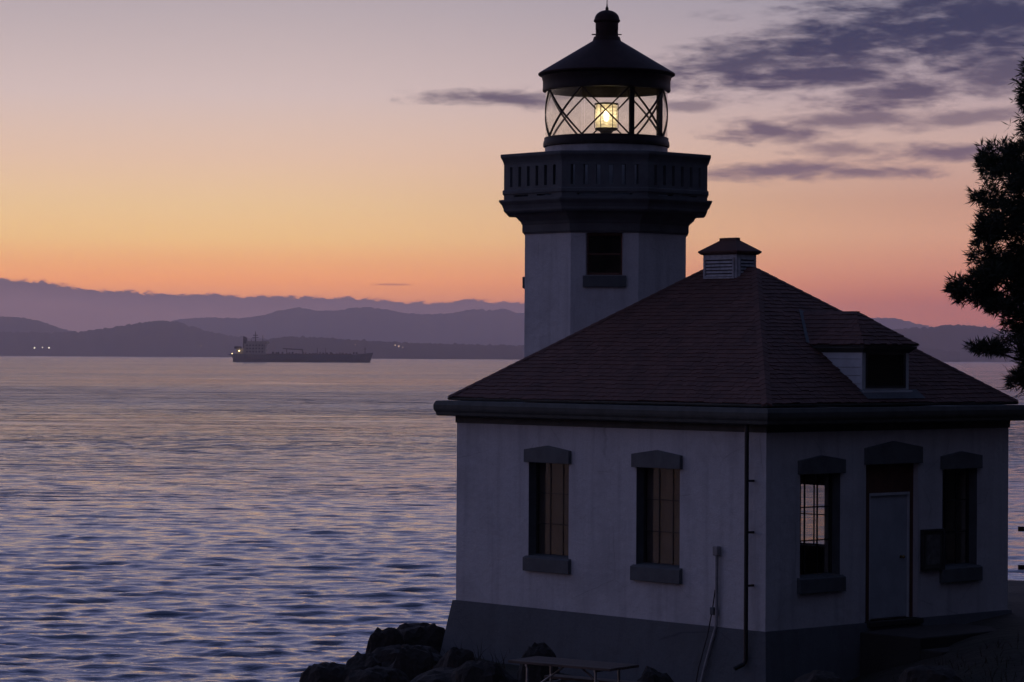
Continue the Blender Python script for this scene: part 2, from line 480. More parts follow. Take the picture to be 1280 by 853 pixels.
class MB:
    def __init__(self):
        self.v = []
        self.f = []

    def add(self, vs, fs):
        k = len(self.v)
        self.v += [tuple(p) for p in vs]
        self.f += [tuple(i + k for i in f) for f in fs]
        return self

    def box(self, x0, x1, y0, y1, z0, z1):
        return self.add([(x0, y0, z0), (x1, y0, z0), (x1, y1, z0), (x0, y1, z0),
                         (x0, y0, z1), (x1, y0, z1), (x1, y1, z1), (x0, y1, z1)],
                        [(3, 2, 1, 0), (4, 5, 6, 7), (0, 1, 5, 4), (1, 2, 6, 5), (2, 3, 7, 6), (3, 0, 4, 7)])

    def bar(self, a, b, r, n=8, r2=None):
        a, b = Vector(a), Vector(b)
        d = (b - a).normalized()
        u = d.orthogonal().normalized()
        w = d.cross(u)
        r2 = r if r2 is None else r2
        vs = []
        for p, rr in ((a, r), (b, r2)):
            for i in range(n):
                t_ = 2 * pi * i / n
                vs.append(p + (u * cos(t_) + w * sin(t_)) * rr)
        fs = [(i, (i + 1) % n, n + (i + 1) % n, n + i) for i in range(n)]
        fs += [tuple(range(n - 1, -1, -1)), tuple(range(n, 2 * n))]
        return self.add(vs, fs)

    def tube(self, pts, r, n=8):
        for a, b in zip(pts[:-1], pts[1:]):
            self.bar(a, b, r, n)
        return self

    def lathe(self, prof, n=48, cx=0, cy=0, closed=False):
        vs = []
        for (r, z) in prof:
            for i in range(n):
                t_ = 2 * pi * i / n
                vs.append((cx + r * cos(t_), cy + r * sin(t_), z))
        fs = []
        k = len(prof)
        for j in range(k if closed else k - 1):
            j2 = (j + 1) % k
            for i in range(n):
                i2 = (i + 1) % n
                fs.append((j * n + i, j * n + i2, j2 * n + i2, j2 * n + i))
        return self.add(vs, fs)

    def sweep(self, ring, prof, closed=False, cap=False):
        """ring(o) -> list of xy for an outward offset o; prof: list of (o, z)"""
        rings = [ring(o) for o, z in prof]
        n = len(rings[0])
        vs = []
        for R_, (o, z) in zip(rings, prof):
            vs += [(x, y, z) for x, y in R_]
        fs = []
        k = len(prof)
        for j in range(k if closed else k - 1):
            j2 = (j + 1) % k
            for i in range(n):
                i2 = (i + 1) % n
                fs.append((j * n + i, j * n + i2, j2 * n + i2, j2 * n + i))
        if cap:
            fs.append(tuple(range(n - 1, -1, -1)))
            fs.append(tuple(range((k - 1) * n, k * n)))
        return self.add(vs, fs)

    def panel(self, xf, length, z0, z1, thick, holes):
        """wall slab with rectangular holes, in (s along, z up, d inward); xf(s, d, z) -> point"""
        ss = sorted({0.0, length, *[h[0] for h in holes], *[h[1] for h in holes]})
        zs = sorted({z0, z1, *[h[2] for h in holes], *[h[3] for h in holes]})
        solid = {}
        for i in range(len(ss) - 1):
            for j in range(len(zs) - 1):
                sm, zm = (ss[i] + ss[i + 1]) / 2, (zs[j] + zs[j + 1]) / 2
                solid[i, j] = not any(h[0] < sm < h[1] and h[2] < zm < h[3] for h in holes)
        idx = {}

        def vid(i, j, k):
            if (i, j, k) not in idx:
                idx[i, j, k] = len(self.v)
                self.v.append(tuple(xf(ss[i], thick * k, zs[j])))
            return idx[i, j, k]
        for (i, j), s in solid.items():
            if not s:
                continue
            a = [vid(i, j, 0), vid(i + 1, j, 0), vid(i + 1, j + 1, 0), vid(i, j + 1, 0)]
            b = [vid(i, j, 1), vid(i + 1, j, 1), vid(i + 1, j + 1, 1), vid(i, j + 1, 1)]
            self.f.append(tuple(a))
            self.f.append(tuple(reversed(b)))
            for (di, dj, e) in ((0, -1, (0, 1)), (1, 0, (1, 2)), (0, 1, (2, 3)), (-1, 0, (3, 0))):
                if not solid.get((i + di, j + dj), False):
                    p, q = e
                    self.f.append((a[q], a[p], b[p], b[q]))
        return self

    def shift(self, dx=0, dy=0, dz=0):
        self.v = [(x + dx, y + dy, z + dz) for x, y, z in self.v]
        return self

    def mesh(self, name, material, smooth=False):
        me = bpy.data.meshes.new(name)
        me.from_pydata(self.v, [], self.f)
        bm = bmesh.new()
        bm.from_mesh(me)
        bmesh.ops.recalc_face_normals(bm, faces=bm.faces)
        bm.to_mesh(me)
        bm.free()
        if material:
            me.materials.append(MATS[material])
        if smooth:
            me.polygons.foreach_set('use_smooth', [True] * len(me.polygons))
            try:
                me.set_sharp_from_angle(angle=radians(38))
            except Exception:
                pass
        return me

    def build(self, name, material, parent=None, smooth=False, bevel=0.0, loc=None):
        o = bpy.data.objects.new(name, self.mesh(name, material, smooth))
        COL.objects.link(o)
        if parent is not None:
            o.parent = parent
        if loc is not None:
            o.location = loc
        if bevel:
            b = o.modifiers.new('bevel', 'BEVEL')
            b.width = bevel
            b.segments = 2
            b.limit_method = 'ANGLE'
            b.angle_limit = radians(40)
        return o


def tag(o, label=None, cat=None, group=None, kind=None):
    if label:
        o['label'] = label
    if cat:
        o['category'] = cat
    if group:
        o['group'] = group
    if kind:
        o['kind'] = kind
    return o


def empty(name, loc=(0, 0, 0), rz=0.0, parent=None):
    o = bpy.data.objects.new(name, None)
    COL.objects.link(o)
    o.location = loc
    o.rotation_euler = (0, 0, rz)
    o.empty_display_size = 0.2
    if parent is not None:
        o.parent = parent
    return o


def sstep(x, a, b):
    t_ = min(1, max(0, (x - a) / (b - a)))
    return t_ * t_ * (3 - 2 * t_)


# ------------------------------------------------------------------ setting: sea, hills, headland
import numpy as np


def sea_mesh():
    """one sheet of water; the part in view carries real waves, the rest lies flat"""
    rng = np.random.default_rng(12)
    rows = [60.0]
    while rows[-1] < 1500:
        rows.append(rows[-1] * 1.0019)
    Y = np.array(rows)
    A = np.linspace(-0.235, 0.235, 330)
    YY, AA = np.meshgrid(Y, A, indexing='ij')
    XX = YY * AA
    Z = np.zeros_like(XX)
    for i in range(90):
        lam = 0.5 * (6.5 / 0.5) ** rng.random()
        th = rng.normal(radians(83), 0.42)
        k = 2 * pi / lam
        amp = 0.0042 * lam ** 0.66 * rng.uniform(0.6, 1.4)
        ph = rng.uniform(0, 2 * pi)
        # waves too short for the grid fade out with distance
        res = np.clip((lam / (0.0040 * YY) - 1.0) / 0.8, 0, 1)
        a_ = k * (cos(th) * XX + sin(th) * YY) + ph
        Z += amp * res * (np.sin(a_) + 0.40 * np.sin(2 * a_) + 0.15 * np.sin(3 * a_))
    gust = 0.75 + 0.35 * np.sin(XX * 0.011 + 1.3 * np.sin(YY * 0.008)) * np.sin(YY * 0.017 + 0.6 * np.sin(XX * .021))
    fade = np.clip((YY - 60) / 8, 0, 1) * np.clip((1500 - YY) / 500, 0, 1) * np.clip((0.235 - np.abs(AA)) / 0.02, 0, 1)
    Z *= gust * fade
    n, m_ = XX.shape
    vs = np.stack([XX, YY, Z], -1).reshape(-1, 3)
    ii, jj = np.meshgrid(np.arange(n - 1), np.arange(m_ - 1), indexing='ij')
    q = np.stack([ii * m_ + jj, ii * m_ + jj + 1, (ii + 1) * m_ + jj + 1, (ii + 1) * m_ + jj], -1).reshape(-1, 4)
    k = len(vs)
    Ye = Y[-1]
    xa, xb = -0.235, 0.235
    extra = np.array([(-19500, -6000, 0), (19500, -6000, 0), (19500, 21500, 0), (-19500, 21500, 0)], float)
    vs = np.concatenate([vs, extra])
    c00, c01, c10, c11 = 0, m_ - 1, (n - 1) * m_, n * m_ - 1
    near, far = list(range(0, m_)), list(range((n - 1) * m_, n * m_))
    left, right = [i * m_ for i in range(n)], [i * m_ + m_ - 1 for i in range(n)]
    faces = [tuple(f) for f in q.tolist()]
    faces += [(k, k + 1, c01, c00), (k + 1, k + 2, c11, c01), (k + 2, k + 3, c10, c11), (k + 3, k, c00, c10)]
    me = bpy.data.meshes.new('sea')
    me.from_pydata(vs.tolist(), [], faces)
    me.polygons.foreach_set('use_smooth', [True] * len(me.polygons))
    me.materials.append(MATS['sea_water'])
    o = bpy.data.objects.new('sea', me)
    COL.objects.link(o)
    return o


sea = sea_mesh()
tag(sea, kind='structure')


def hill_range(name, dist, crest, seed, depth=2600, rough=10):
    """ridge whose crest passes through the given photograph points at the given distance"""
    xs = [c[0] for c in crest]
    x0, x1 = xs[0], xs[-1]
    n = int((x1 - x0) / 2.0)
    rows = [(-0.5, 0.0), (-0.42, 0.16), (-0.32, 0.42), (-0.2, 0.7), (-0.1, 0.9), (0, 1.0), (0.3, 0.75), (0.8, 0.0)]
    vs, fs = [], []
    k = 0
    for i in range(n + 1):
        x = x0 + (x1 - x0) * i / n
        while k < len(crest) - 2 and x > crest[k + 1][0]:
            k += 1
        (xa, ya), (xb, yb) = crest[k], crest[k + 1]
        u = (x - xa) / (xb - xa)
        u = u * u * (3 - 2 * u) * 0.6 + u * 0.4
        p = at(x, ya + (yb - ya) * u, dist)
        h0 = max(p.z + rough * 0.8 * noise.noise((x * 0.05, seed, 0)), -3)
        h = max(p.z + rough * (noise.noise((x * 0.21, seed, 0)) + 0.7 * noise.noise((x * 0.83, seed, 3))), -3)
        for (dd, hf) in rows:
            q = dd * depth
            wob = 1 + 0.18 * noise.noise((x * 0.045, dd * 3, seed)) * (hf < 0.99) * (hf > 0)
            z = -4 + ((h if hf > 0.99 else h0) + 4) * hf * wob
            sc = (dist + q) / dist
            vs.append((p.x * sc, (dist + q), z))
    R_ = len(rows)
    for i in range(n):
        for j in range(R_ - 1):
            fs.append((i * R_ + j, (i + 1) * R_ + j, (i + 1) * R_ + j + 1, i * R_ + j + 1))
    o = MB().add(vs, fs).build(name, 'hill_forest', smooth=True)
    tag(o, kind='structure')
    return o


hill_range('low_coast_hills', 10300, [(296, 446), (312, 436), (330, 426), (345, 422.5), (360, 421), (400, 422), (440, 425), (480, 427), (520, 429),
                                (560, 430), (600, 431), (650, 432), (760, 431), (880, 428), (980, 431), (1060, 424), (1110, 430), (1200, 440)], 3, 1600, 7)
hill_range('left_shore_hills', 13400, [(-700, 415), (-500, 408), (-300, 418), (-120, 411), (0, 415), (60, 416), (100, 414.5), (130, 411), (160, 406), (185, 402), (205, 401),
                                 (222, 402.5), (240, 408), (262, 415), (290, 420), (330, 424), (400, 430), (480, 441)], 8, 2400, 10)
hill_range('hills_behind_left_shore', 16200, [(-700, 392), (-400, 388), (-200, 398), (-80, 393), (0, 396), (22, 396.5), (45, 400), (62, 406), (85, 413), (110, 420), (160, 432)], 12, 2400, 9)
hill_range('far_mountains', 19600, [(150, 430), (190, 412), (225, 399), (262, 397), (300, 398), (328, 394.5), (350, 388), (374, 384.5), (398, 388.5), (420, 388.5), (440, 385), (460, 384),
                              (482, 387), (505, 391.5), (530, 393), (560, 392), (590, 387), (600, 387), (614, 388), (630, 386), (646, 391),
                              (700, 396), (780, 392), (860, 399), (940, 404), (1000, 408), (1060, 404), (1078, 400), (1092, 397.5), (1116, 397.5), (1132, 401), (1150, 405.5), (1166, 409), (1230, 420), (1300, 436)], 21, 2600, 9)
hill_range('right_island_hills', 11600, [(1040, 436), (1085, 420), (1106, 414), (1122, 411.5), (1142, 410), (1164, 409.5), (1180, 406.5), (1202, 406), (1230, 408.5), (1252, 412.5), (1282, 417), (1340, 426), (1460, 418), (1600, 425), (1900, 415), (2300, 428)], 30, 2200, 8)

# building frame
TH = radians(47.665)
NEAR = Vector((4.0043, 44.105))
EX = Vector((sin(TH), cos(TH)))
EY = Vector((-cos(TH), sin(TH)))
AL, AR = 7.3766, 6.1388
ZO = 5.3                                 # eye level above the building root


def loc2w(x, y):
    return NEAR + EX * x + EY * y


def w2loc(X, Y):
    d = Vector((X, Y)) - NEAR
    return d.dot(EX), d.dot(EY)


def ground_z(X, Y):
    """ground height relative to the eye"""
    # slope from the viewpoint down to the terrace
    z = -1.75 - 3.6 * sstep(Y, 0, 20)
    # terrace rises to the door on the right side of the building
    z += 0.98 * sstep(X, 4.6, 8.2) * sstep(Y, 34, 44)
    # wooded slope on the right
    rise = max(0.0, X - (8.5 + 0.13 * max(Y, 0)))
    z += min(21.0, rise * 1.0) * (1 - sstep(Y, 50, 66))
    z += min(14.0, max(0.0, -Y - 4) * 0.28)
    # rise under the left corner of the building
    z += 0.08 * sstep(Y, 45, 49) * (1 - sstep(X, 0.0, 3.0))
    z -= 1.0 * sstep(-X, 0.6, 2.2) * sstep(Y, 40, 46)
    z += 0.10 * noise.noise((X * 0.35, Y * 0.35, 1)) + 0.05 * noise.noise((X * 1.1, Y * 1.1, 5))
    # the shore: left edge and seaward edge
    edge = X + 3.4 + 0.09 * (50 - Y) * (Y < 50) + 0.9 * noise.noise((Y * 0.16, 2, 7))
    dl = max(0.0, -edge)
    ds = max(0.0, Y - 50.3 - 5.7 * sstep(X, -1.2, 1.5) - 0.8 * noise.noise((X * 0.1, 9, 1)) + max(0, X - 12) * 0.25)
    d_ = hypot(dl, ds)
    if d_ > 0:
        z -= min(9.5, 1.25 * d_ ** 1.05 + 0.8 * abs(noise.noise((X * 0.4, Y * 0.4, 3))) * min(1, d_))
    return z


gx = [-60 + i * 1.6 for i in range(32)] + [-9 + i * 0.35 for i in range(75)] + [17.5 + i * 1.8 for i in range(36)]
gy = [-70 + i * 2.4 for i in range(42)] + [31 + i * 0.4 for i in range(85)] + [65.2 + i * 2 for i in range(10)]
vs = [(X, Y, EYE + ground_z(X, Y)) for Y in gy for X in gx]
nx = len(gx)
fs = [(j * nx + i, j * nx + i + 1, (j + 1) * nx + i + 1, (j + 1) * nx + i) for j in range(len(gy) - 1) for i in range(nx - 1)]
g = MB().add(vs, fs).build('ground', 'ground_soil', smooth=True)
tag(g, kind='structure')

# ------------------------------------------------------------------ lighthouse
root = empty('lighthouse', (NEAR.x, NEAR.y, EYE - ZO), pi / 2 - TH)
tag(root, 'white lighthouse with octagonal tower, lit lantern and red hip-roofed building', 'lighthouse')


class LB(MB):
    """mesh builder in building coordinates with heights relative to the eye"""
    def build(self, name, material, parent=None, **kw):
        self.shift(0, 0, ZO)
        return MB.build(self, name, material, parent if parent is not None else root, **kw)


ZB, ZT = -4.312, -1.182
WT = 0.34
# openings: left wall (s = y), right wall (s = x)
LW = [(4.50, 5.50, -3.42, -1.80), (1.885, 2.885, -3.42, -1.80)]
RW = [(0.80, 1.77, -3.50, -1.84), (2.40, 3.72, -4.30, -1.72), (4.36, 5.29, -3.50, -1.84)]
BW = [(3.55, 4.95, -3.42, -2.30), (1.10, 1.26, -3.62, -2.98)]


def xf_left(s, d, z):
    return (d, s, z)


def xf_right(s, d, z):
    return (s, d, z)


def xf_back_right(s, d, z):
    return (AR - d, s, z)


def xf_back_left(s, d, z):
    return (s, AL - d, z)


LB().panel(xf_left, AL, ZB, ZT + 0.05, WT, LW).build('wall', 'white_stucco')
LB().panel(lambda s, d, z: (s + WT, d, z), AR - 2 * WT, ZB, ZT + 0.05, WT, [(a - WT, b - WT, c, d_) for a, b, c, d_ in RW]).build('wall', 'white_stucco')
# the strip of the right wall that is the end of the left wall slab closes the corner
LB().panel(xf_back_right, AL, ZB, ZT + 0.05, WT, BW).build('wall', 'white_stucco')
LB().panel(lambda s, d, z: (s + WT, AL - d, z), AR - 2 * WT, ZB, ZT + 0.05, WT, [(2.2, 3.2, -4.3, -2.2)]).build('wall', 'white_stucco')
LB().box(WT, AR - WT, WT, AL - WT, -4.55, -4.36).build('floor_slab', 'interior_dark')
LB().box(WT, AR - WT, WT, AL - WT, -1.30, -1.22).build('ceiling_panel', 'interior_plaster')


def rect_ring(o):
    return [(-o, -o), (AR + o, -o), (AR + o, AL + o), (-o, AL + o)]


# battered plinth
LB().sweep(rect_ring, [(-0.10, ZB), (0.045, ZB - 0.004), (0.135, -4.87), (0.24, -5.55), (0.30, -6.2), (-0.2, -6.2)]).build('plinth', 'plinth_paint')
# cornice with gutter
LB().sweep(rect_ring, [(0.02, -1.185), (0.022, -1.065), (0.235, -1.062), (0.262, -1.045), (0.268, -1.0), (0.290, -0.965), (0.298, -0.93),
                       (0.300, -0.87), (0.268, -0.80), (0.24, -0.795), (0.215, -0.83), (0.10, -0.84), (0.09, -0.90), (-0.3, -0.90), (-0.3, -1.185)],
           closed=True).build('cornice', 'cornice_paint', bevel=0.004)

# roof: equal pitch hips meeting a short ridge
OV, ZE = 0.11, -0.735
KR = (1.54 + 0.717) / (AR / 2 + 0.1)
RISE = (AR / 2 + OV) * KR
ZR = ZE + RISE
RY0, RY1 = AR / 2, AL - AR / 2            # ridge from y=RY0 to y=RY1 at x=AR/2
c = AR / 2
rv = [(-OV, -OV, ZE), (AR + OV, -OV, ZE), (AR + OV, AL + OV, ZE), (-OV, AL + OV, ZE), (c, RY0, ZR), (c, RY1, ZR)]
roof_b = LB().add([(x, y, z - 0.03) for x, y, z in rv], [(0, 1, 4), (1, 2, 5, 4), (2, 3, 5), (3, 0, 4, 5), (3, 2, 1, 0)])
roof = roof_b.build('roof', 'shingle_base')


def shingles(mb, org, ud, vd, nd, vlen, ulo, uhi, course=0.112, width=0.135, skip=None, rng=None):
    """courses of overlapping shingles: org + u*ud + v*vd, ulo(v) and uhi(v) bound each course"""
    rng = rng or random
    org, ud, vd, nd = Vector(org), Vector(ud), Vector(vd), Vector(nd)
    nc = int(vlen / course) + 1
    for j in range(nc):
        v0 = j * course
        v1 = min(v0 + course * 1.35, vlen)
        if v1 - v0 < 0.02:
            continue
        a, b = ulo(v0), uhi(v0)
        a2, b2 = ulo(v1), uhi(v1)
        u = a - rng.random() * width
        while u < b:
            w = width * (0.72 + 0.56 * rng.random())
            s0, s1 = max(u, a), min(u + w - 0.006, b)
            u += w
            if s1 - s0 < 0.015:
                continue
            t0, t1 = min(max(s0, a2), b2), min(max(s1, a2), b2)
            if skip and skip((s0 + s1) / 2, v0 + course * 0.5):
                continue
            dv = rng.uniform(-0.014, 0.014) + 0.012 * sin(0.9 * s0 + j)
            lift = 0.017 + rng.uniform(-0.003, 0.005)
            P = lambda uu, vv, n_: org + ud * uu + vd * vv + nd * n_
            mb.add([P(s0, v0 + dv, lift), P(s1, v0 + dv, lift), P(t1, v1, 0.003), P(t0, v1, 0.003),
                    P(s0, v0 + dv, 0.0), P(s1, v0 + dv, 0.0)],
                   [(0, 1, 2, 3), (4, 5, 1, 0), (4, 0, 3), (5, 2, 1)])


SL = hypot(1, KR)
rngs = random.Random(11)
VL = (c + OV) * SL
inv = 1 / SL
# dormer footprint to keep free of shingles
DX0, DX1, DY = 2.47, 3.62, 0.14
DZT = 0.06


def dskip(u, v):
    x = u - OV
    y = v * inv - OV
    return DX0 + 0.02 < x < DX1 - 0.02 and DY + 0.04 < y < 1.0


slopes = [
    # right wall slope: u = x, v up towards +y
    ((-OV, -OV, ZE), (1, 0, 0), (0, inv, KR * inv), (0, -KR * inv, inv), lambda v: v * inv, lambda v: AR + 2 * OV - v * inv, dskip),
    # left wall slope: u = y
    ((-OV, -OV, ZE), (0, 1, 0), (inv, 0, KR * inv), (-KR * inv, 0, inv), lambda v: v * inv, lambda v: AL + 2 * OV - v * inv, None),
    ((AR + OV, -OV, ZE), (0, 1, 0), (-inv, 0, KR * inv), (KR * inv, 0, inv), lambda v: v * inv, lambda v: AL + 2 * OV - v * inv, None),
    ((-OV, AL + OV, ZE), (1, 0, 0), (0, -inv, KR * inv), (0, KR * inv, inv), lambda v: v * inv, lambda v: AR + 2 * OV - v * inv, None)]
for org, ud, vd, nd, lo, hi, sk in slopes:
    b_ = LB()
    shingles(b_, org, ud, vd, nd, VL, lo, hi, skip=sk, rng=rngs)
    tag(b_.build('shingle_courses', 'shingle_red', roof), kind='stuff')
# hip caps: overlapping cap shingles up each hip
for (p, q) in (((-OV, -OV, ZE), (c, RY0, ZR)), ((AR + OV, -OV, ZE), (c, RY0, ZR)), ((AR + OV, AL + OV, ZE), (c, RY1, ZR)), ((-OV, AL + OV, ZE), (c, RY1, ZR)), ((c, RY0, ZR), (c, RY1, ZR))):
    p, q = Vector(p), Vector(q)
    L_ = (q - p).length
    d = (q - p).normalized()
    side = Vector((-d.y, d.x, 0)).normalized()
    b_ = LB()
    k = 0.0
    while k < L_ - 0.05:
        e = min(k + 0.24, L_)
        j = rngs.uniform(-.004, .004)
        down = 0.075 if abs(d.z) > .01 else 0.09
        w = 0.085
        up0, up1 = Vector((0, 0, 0.030 + j * .6)), Vector((0, 0, 0.020))
        a0, a1 = p + d * k, p + d * e
        dn = Vector((0, 0, -w * (KR * 0.707 if abs(d.z) > .01 else KR)))
        b_.add([a0 + up0, a0 + side * w + dn + up0, a0 - side * w + dn + up0, a1 + up1, a1 + side * w + dn + up1, a1 - side * w + dn + up1,
                a0 + side * w + dn, a0 - side * w + dn, a0],
               [(0, 1, 4, 3), (0, 3, 5, 2), (1, 0, 8, 6), (0, 2, 7, 8)])
        k += 0.165
    tag(b_.build('hip_cap', 'shingle_red', roof), kind='stuff')
# metal drip edge under the first course
LB().sweep(rect_ring, [(OV - 0.02, ZE - 0.05), (OV - 0.018, ZE - 0.004), (OV + 0.012, ZE - 0.010), (OV + 0.012, ZE - 0.028), (OV - 0.004, ZE - 0.05)], closed=True).build('drip_edge', 'cornice_paint', roof)


# windows of the building ---------------------------------------------------------------
def lintel(xf, s0, s1, zb, zs, zp, proud=0.07):
    """pedimented lintel block standing proud of the wall"""
    sm = (s0 + s1) / 2
    prof = [(s0, zb), (s1, zb), (s1, zs), (sm, zp), (s0, zs)]
    vs = [xf(s, -proud, z) for s, z in prof] + [xf(s, 0.03, z) for s, z in prof]
    n = 5
    return LB().add(vs, [tuple(range(n)), tuple(range(2 * n - 1, n - 1, -1))] + [(i, (i + 1) % n, n + (i + 1) % n, n + i) for i in range(n)])


def sbox(b, xf, s0, s1, d0, d1, z0, z1):
    vs = [xf(s, d, z) for z in (z0, z1) for (s, d) in ((s0, d0), (s1, d0), (s1, d1), (s0, d1))]
    return b.add(vs, [(3, 2, 1, 0), (4, 5, 6, 7), (0, 1, 5, 4), (1, 2, 6, 5), (2, 3, 7, 6), (3, 0, 4, 7)])


def window(xf, s0, s1, z0, z1, rev=0.17, cols=3, rows=3, with_trim=True, label=None, frame='dark_frame'):
    fr = 0.026
    b = LB()
    d0, d1 = rev, rev + 0.06
    sbox(b, xf, s0, s0 + fr, d0, d1, z0, z1)
    sbox(b, xf, s1 - fr, s1, d0, d1, z0, z1)
    sbox(b, xf, s0 + fr, s1 - fr, d0, d1, z0, z0 + fr)
    sbox(b, xf, s0 + fr, s1 - fr, d0, d1, z1 - fr, z1)
    w = b.build('window', frame)
    if label:
        w['label'] = label
    gw = (s1 - s0 - 2 * fr) / cols
    gh = (z1 - z0 - 2 * fr) / rows
    mw = 0.009
    for i in range(1, cols):
        sbox(bb := LB(), xf, s0 + fr + gw * i - mw, s0 + fr + gw * i + mw, d0 + 0.020, d1 - 0.016, z0 + fr, z1 - fr)
        bb.build('muntin', frame, w)
    for j in range(1, rows):
        sbox(bb := LB(), xf, s0 + fr, s1 - fr, d0 + 0.018, d1 - 0.018, z0 + fr + gh * j - mw, z0 + fr + gh * j + mw)
        bb.build('muntin', frame, w)
    for i in range(cols):
        for j in range(rows):
            a = random.uniform(-0.0015, 0.0015)
            sbox(bb := LB(), xf, s0 + fr + gw * i + mw * .6, s0 + fr + gw * (i + 1) - mw * .6, d0 + 0.030 + a, d0 + 0.034 + a,
                 z0 + fr + gh * j + mw * .6, z0 + fr + gh * (j + 1) - mw * .6)
            bb.build('pane', 'window_glass', w)
    if with_trim:
        sm = (s0 + s1) / 2
        hw = (s1 - s0) / 2 + 0.06
        lintel(xf, sm - hw, sm + hw, z1 - 0.02, z1 + 0.20, z1 + 0.275).build('lintel', 'grey_trim', w, bevel=0.008)
        b = LB()
        # sloped sill block
        hs = hw + 0.008
        vs = [xf(sm - hs, -0.075, z0 - 0.26), xf(sm + hs, -0.075, z0 - 0.26), xf(sm + hs, -0.075, z0 - 0.03), xf(sm - hs, -0.075, z0 - 0.03),
              xf(sm - hs, 0.02, z0 - 0.26), xf(sm + hs, 0.02, z0 - 0.26), xf(sm + hs, 0.02, z0 + 0.004), xf(sm - hs, 0.02, z0 + 0.004)]
        b.add(vs, [(0, 1, 2, 3), (7, 6, 5, 4), (0, 4, 5, 1), (3, 2, 6, 7), (1, 5, 6, 2), (0, 3, 7, 4)])
        vs = [xf(s0, -0.02, z0 - 0.06), xf(s1, -0.02, z0 - 0.06), xf(s1, rev + 0.01, z0 - 0.06), xf(s0, rev + 0.01, z0 - 0.06),
              xf(s0, -0.02, z0 - 0.0), xf(s1, -0.02, z0 - 0.0), xf(s1, rev + 0.01, z0 + 0.022), xf(s0, rev + 0.01, z0 + 0.022)]
        b.add(vs, [(3, 2, 1, 0), (4, 5, 6, 7), (0, 1, 5, 4), (1, 2, 6, 5), (2, 3, 7, 6), (3, 0, 4, 7)])
        b.build('sill', 'grey_trim', w, bevel=0.008)
        # painted reveals, 3 mm proud of the opening
        for (ja, jb) in ((s0 - 0.02, s0 + 0.004), (s1 - 0.004, s1 + 0.02)):
            sbox(b := LB(), xf, ja, jb, 0.004, rev, z0, z1 - 0.02)
            b.build('jamb', 'grey_trim', w)
    return w


mat('reflection_tone', (0.15, 0.142, 0.145), 0.85, 0.25, 2.5, stretch=(1, 1, 0.3))  # even dim tone imitating faint reflections in the left panes
for q in LW:
    wn = window(xf_left, *q)
    sbox(b := LB(), xf_left, q[0] + 0.012, q[1] - 0.012, 0.233, 0.238, q[2] + 0.01, q[3] - 0.01)
    b.build('reflection_sheet', 'reflection_tone', wn)  # added sheet behind the glass, standing in for the panes' reflections
for q in (RW[0], RW[2]):
    window(xf_right, *q)
window(xf_back_right, *BW[0], cols=4, rows=2, with_trim=False)
window(xf_back_right, *BW[1], cols=1, rows=1, with_trim=False)

# door ------------------------------------------------------------------------------------
s0, s1, z0, z1 = RW[1]
b = LB()
lx0, lx1, lz1 = 2.635, 3.60, -2.262
rev = 0.10
sbox(b, xf_right, s0, lx0 - 0.03, rev, rev + 0.12, z0, z1)
sbox(b, xf_right, lx1 + 0.03, s1, rev, rev + 0.12, z0, z1)
sbox(b, xf_right, lx0 - 0.03, lx1 + 0.03, rev, rev + 0.12, lz1 + 0.045, z1)
door = b.build('door', 'brown_frame')
door['label'] = 'pale grey entrance door in a wide red-brown surround'
b = LB()
sbox(b, xf_right, lx0 - 0.03, lx0, rev + 0.0, rev + 0.1, z0, lz1 + 0.045)
sbox(b, xf_right, lx1, lx1 + 0.03, rev + 0.0, rev + 0.1, z0, lz1 + 0.045)
sbox(b, xf_right, lx0, lx1, rev - 0.006, rev + 0.1, lz1, lz1 + 0.045)
b.build('door_frame', 'white_board', door)
sbox(b := LB(), xf_right, lx0 + 0.004, lx1 - 0.004, rev + 0.03, rev + 0.075, z0 + 0.02, lz1 - 0.004)
b.build('door_leaf', 'door_paint', door, bevel=0.004)
b = LB()
b.lathe([(0.0, 0.0), (0.028, 0.0), (0.03, 0.006), (0.012, 0.012), (0.012, 0.045), (0.03, 0.055), (0.032, 0.07), (0.02, 0.085), (0.0, 0.088)], 16)
b.v = [(3.44 + x, rev + 0.03 - z, -3.29 + y) for x, y, z in b.v]
b.build('door_knob', 'knob_metal', door, smooth=True)
lintel(xf_right, s0 - 0.05, s1 + 0.05, z1 - 0.02, z1 + 0.25, z1 + 0.355).build('lintel', 'grey_trim', door, bevel=0.008)
sbox(b := LB(), xf_right, s0 - 0.02, s1 + 0.02, -0.12, rev + 0.05, z0 - 0.09, z0 - 0.0)
b.build('threshold', 'concrete', door, bevel=0.01)

# downpipe with brackets --------------------------------------------------------------------
b = LB()
b.tube([(-0.165, 0.262, -1.06), (-0.165, 0.262, -4.76), (-0.19, 0.275, -4.83), (-0.34, 0.34, -4.90)], 0.036, 10)
dp = b.build('downpipe', 'black_pipe', smooth=True)
for z in (-1.95, -2.76, -3.60):
    sbox(b := LB(), xf_left, 0.245, 0.28, -0.17, 0.01, z - 0.017, z + 0.017)
    b.build('pipe_bracket', 'black_pipe', dp)

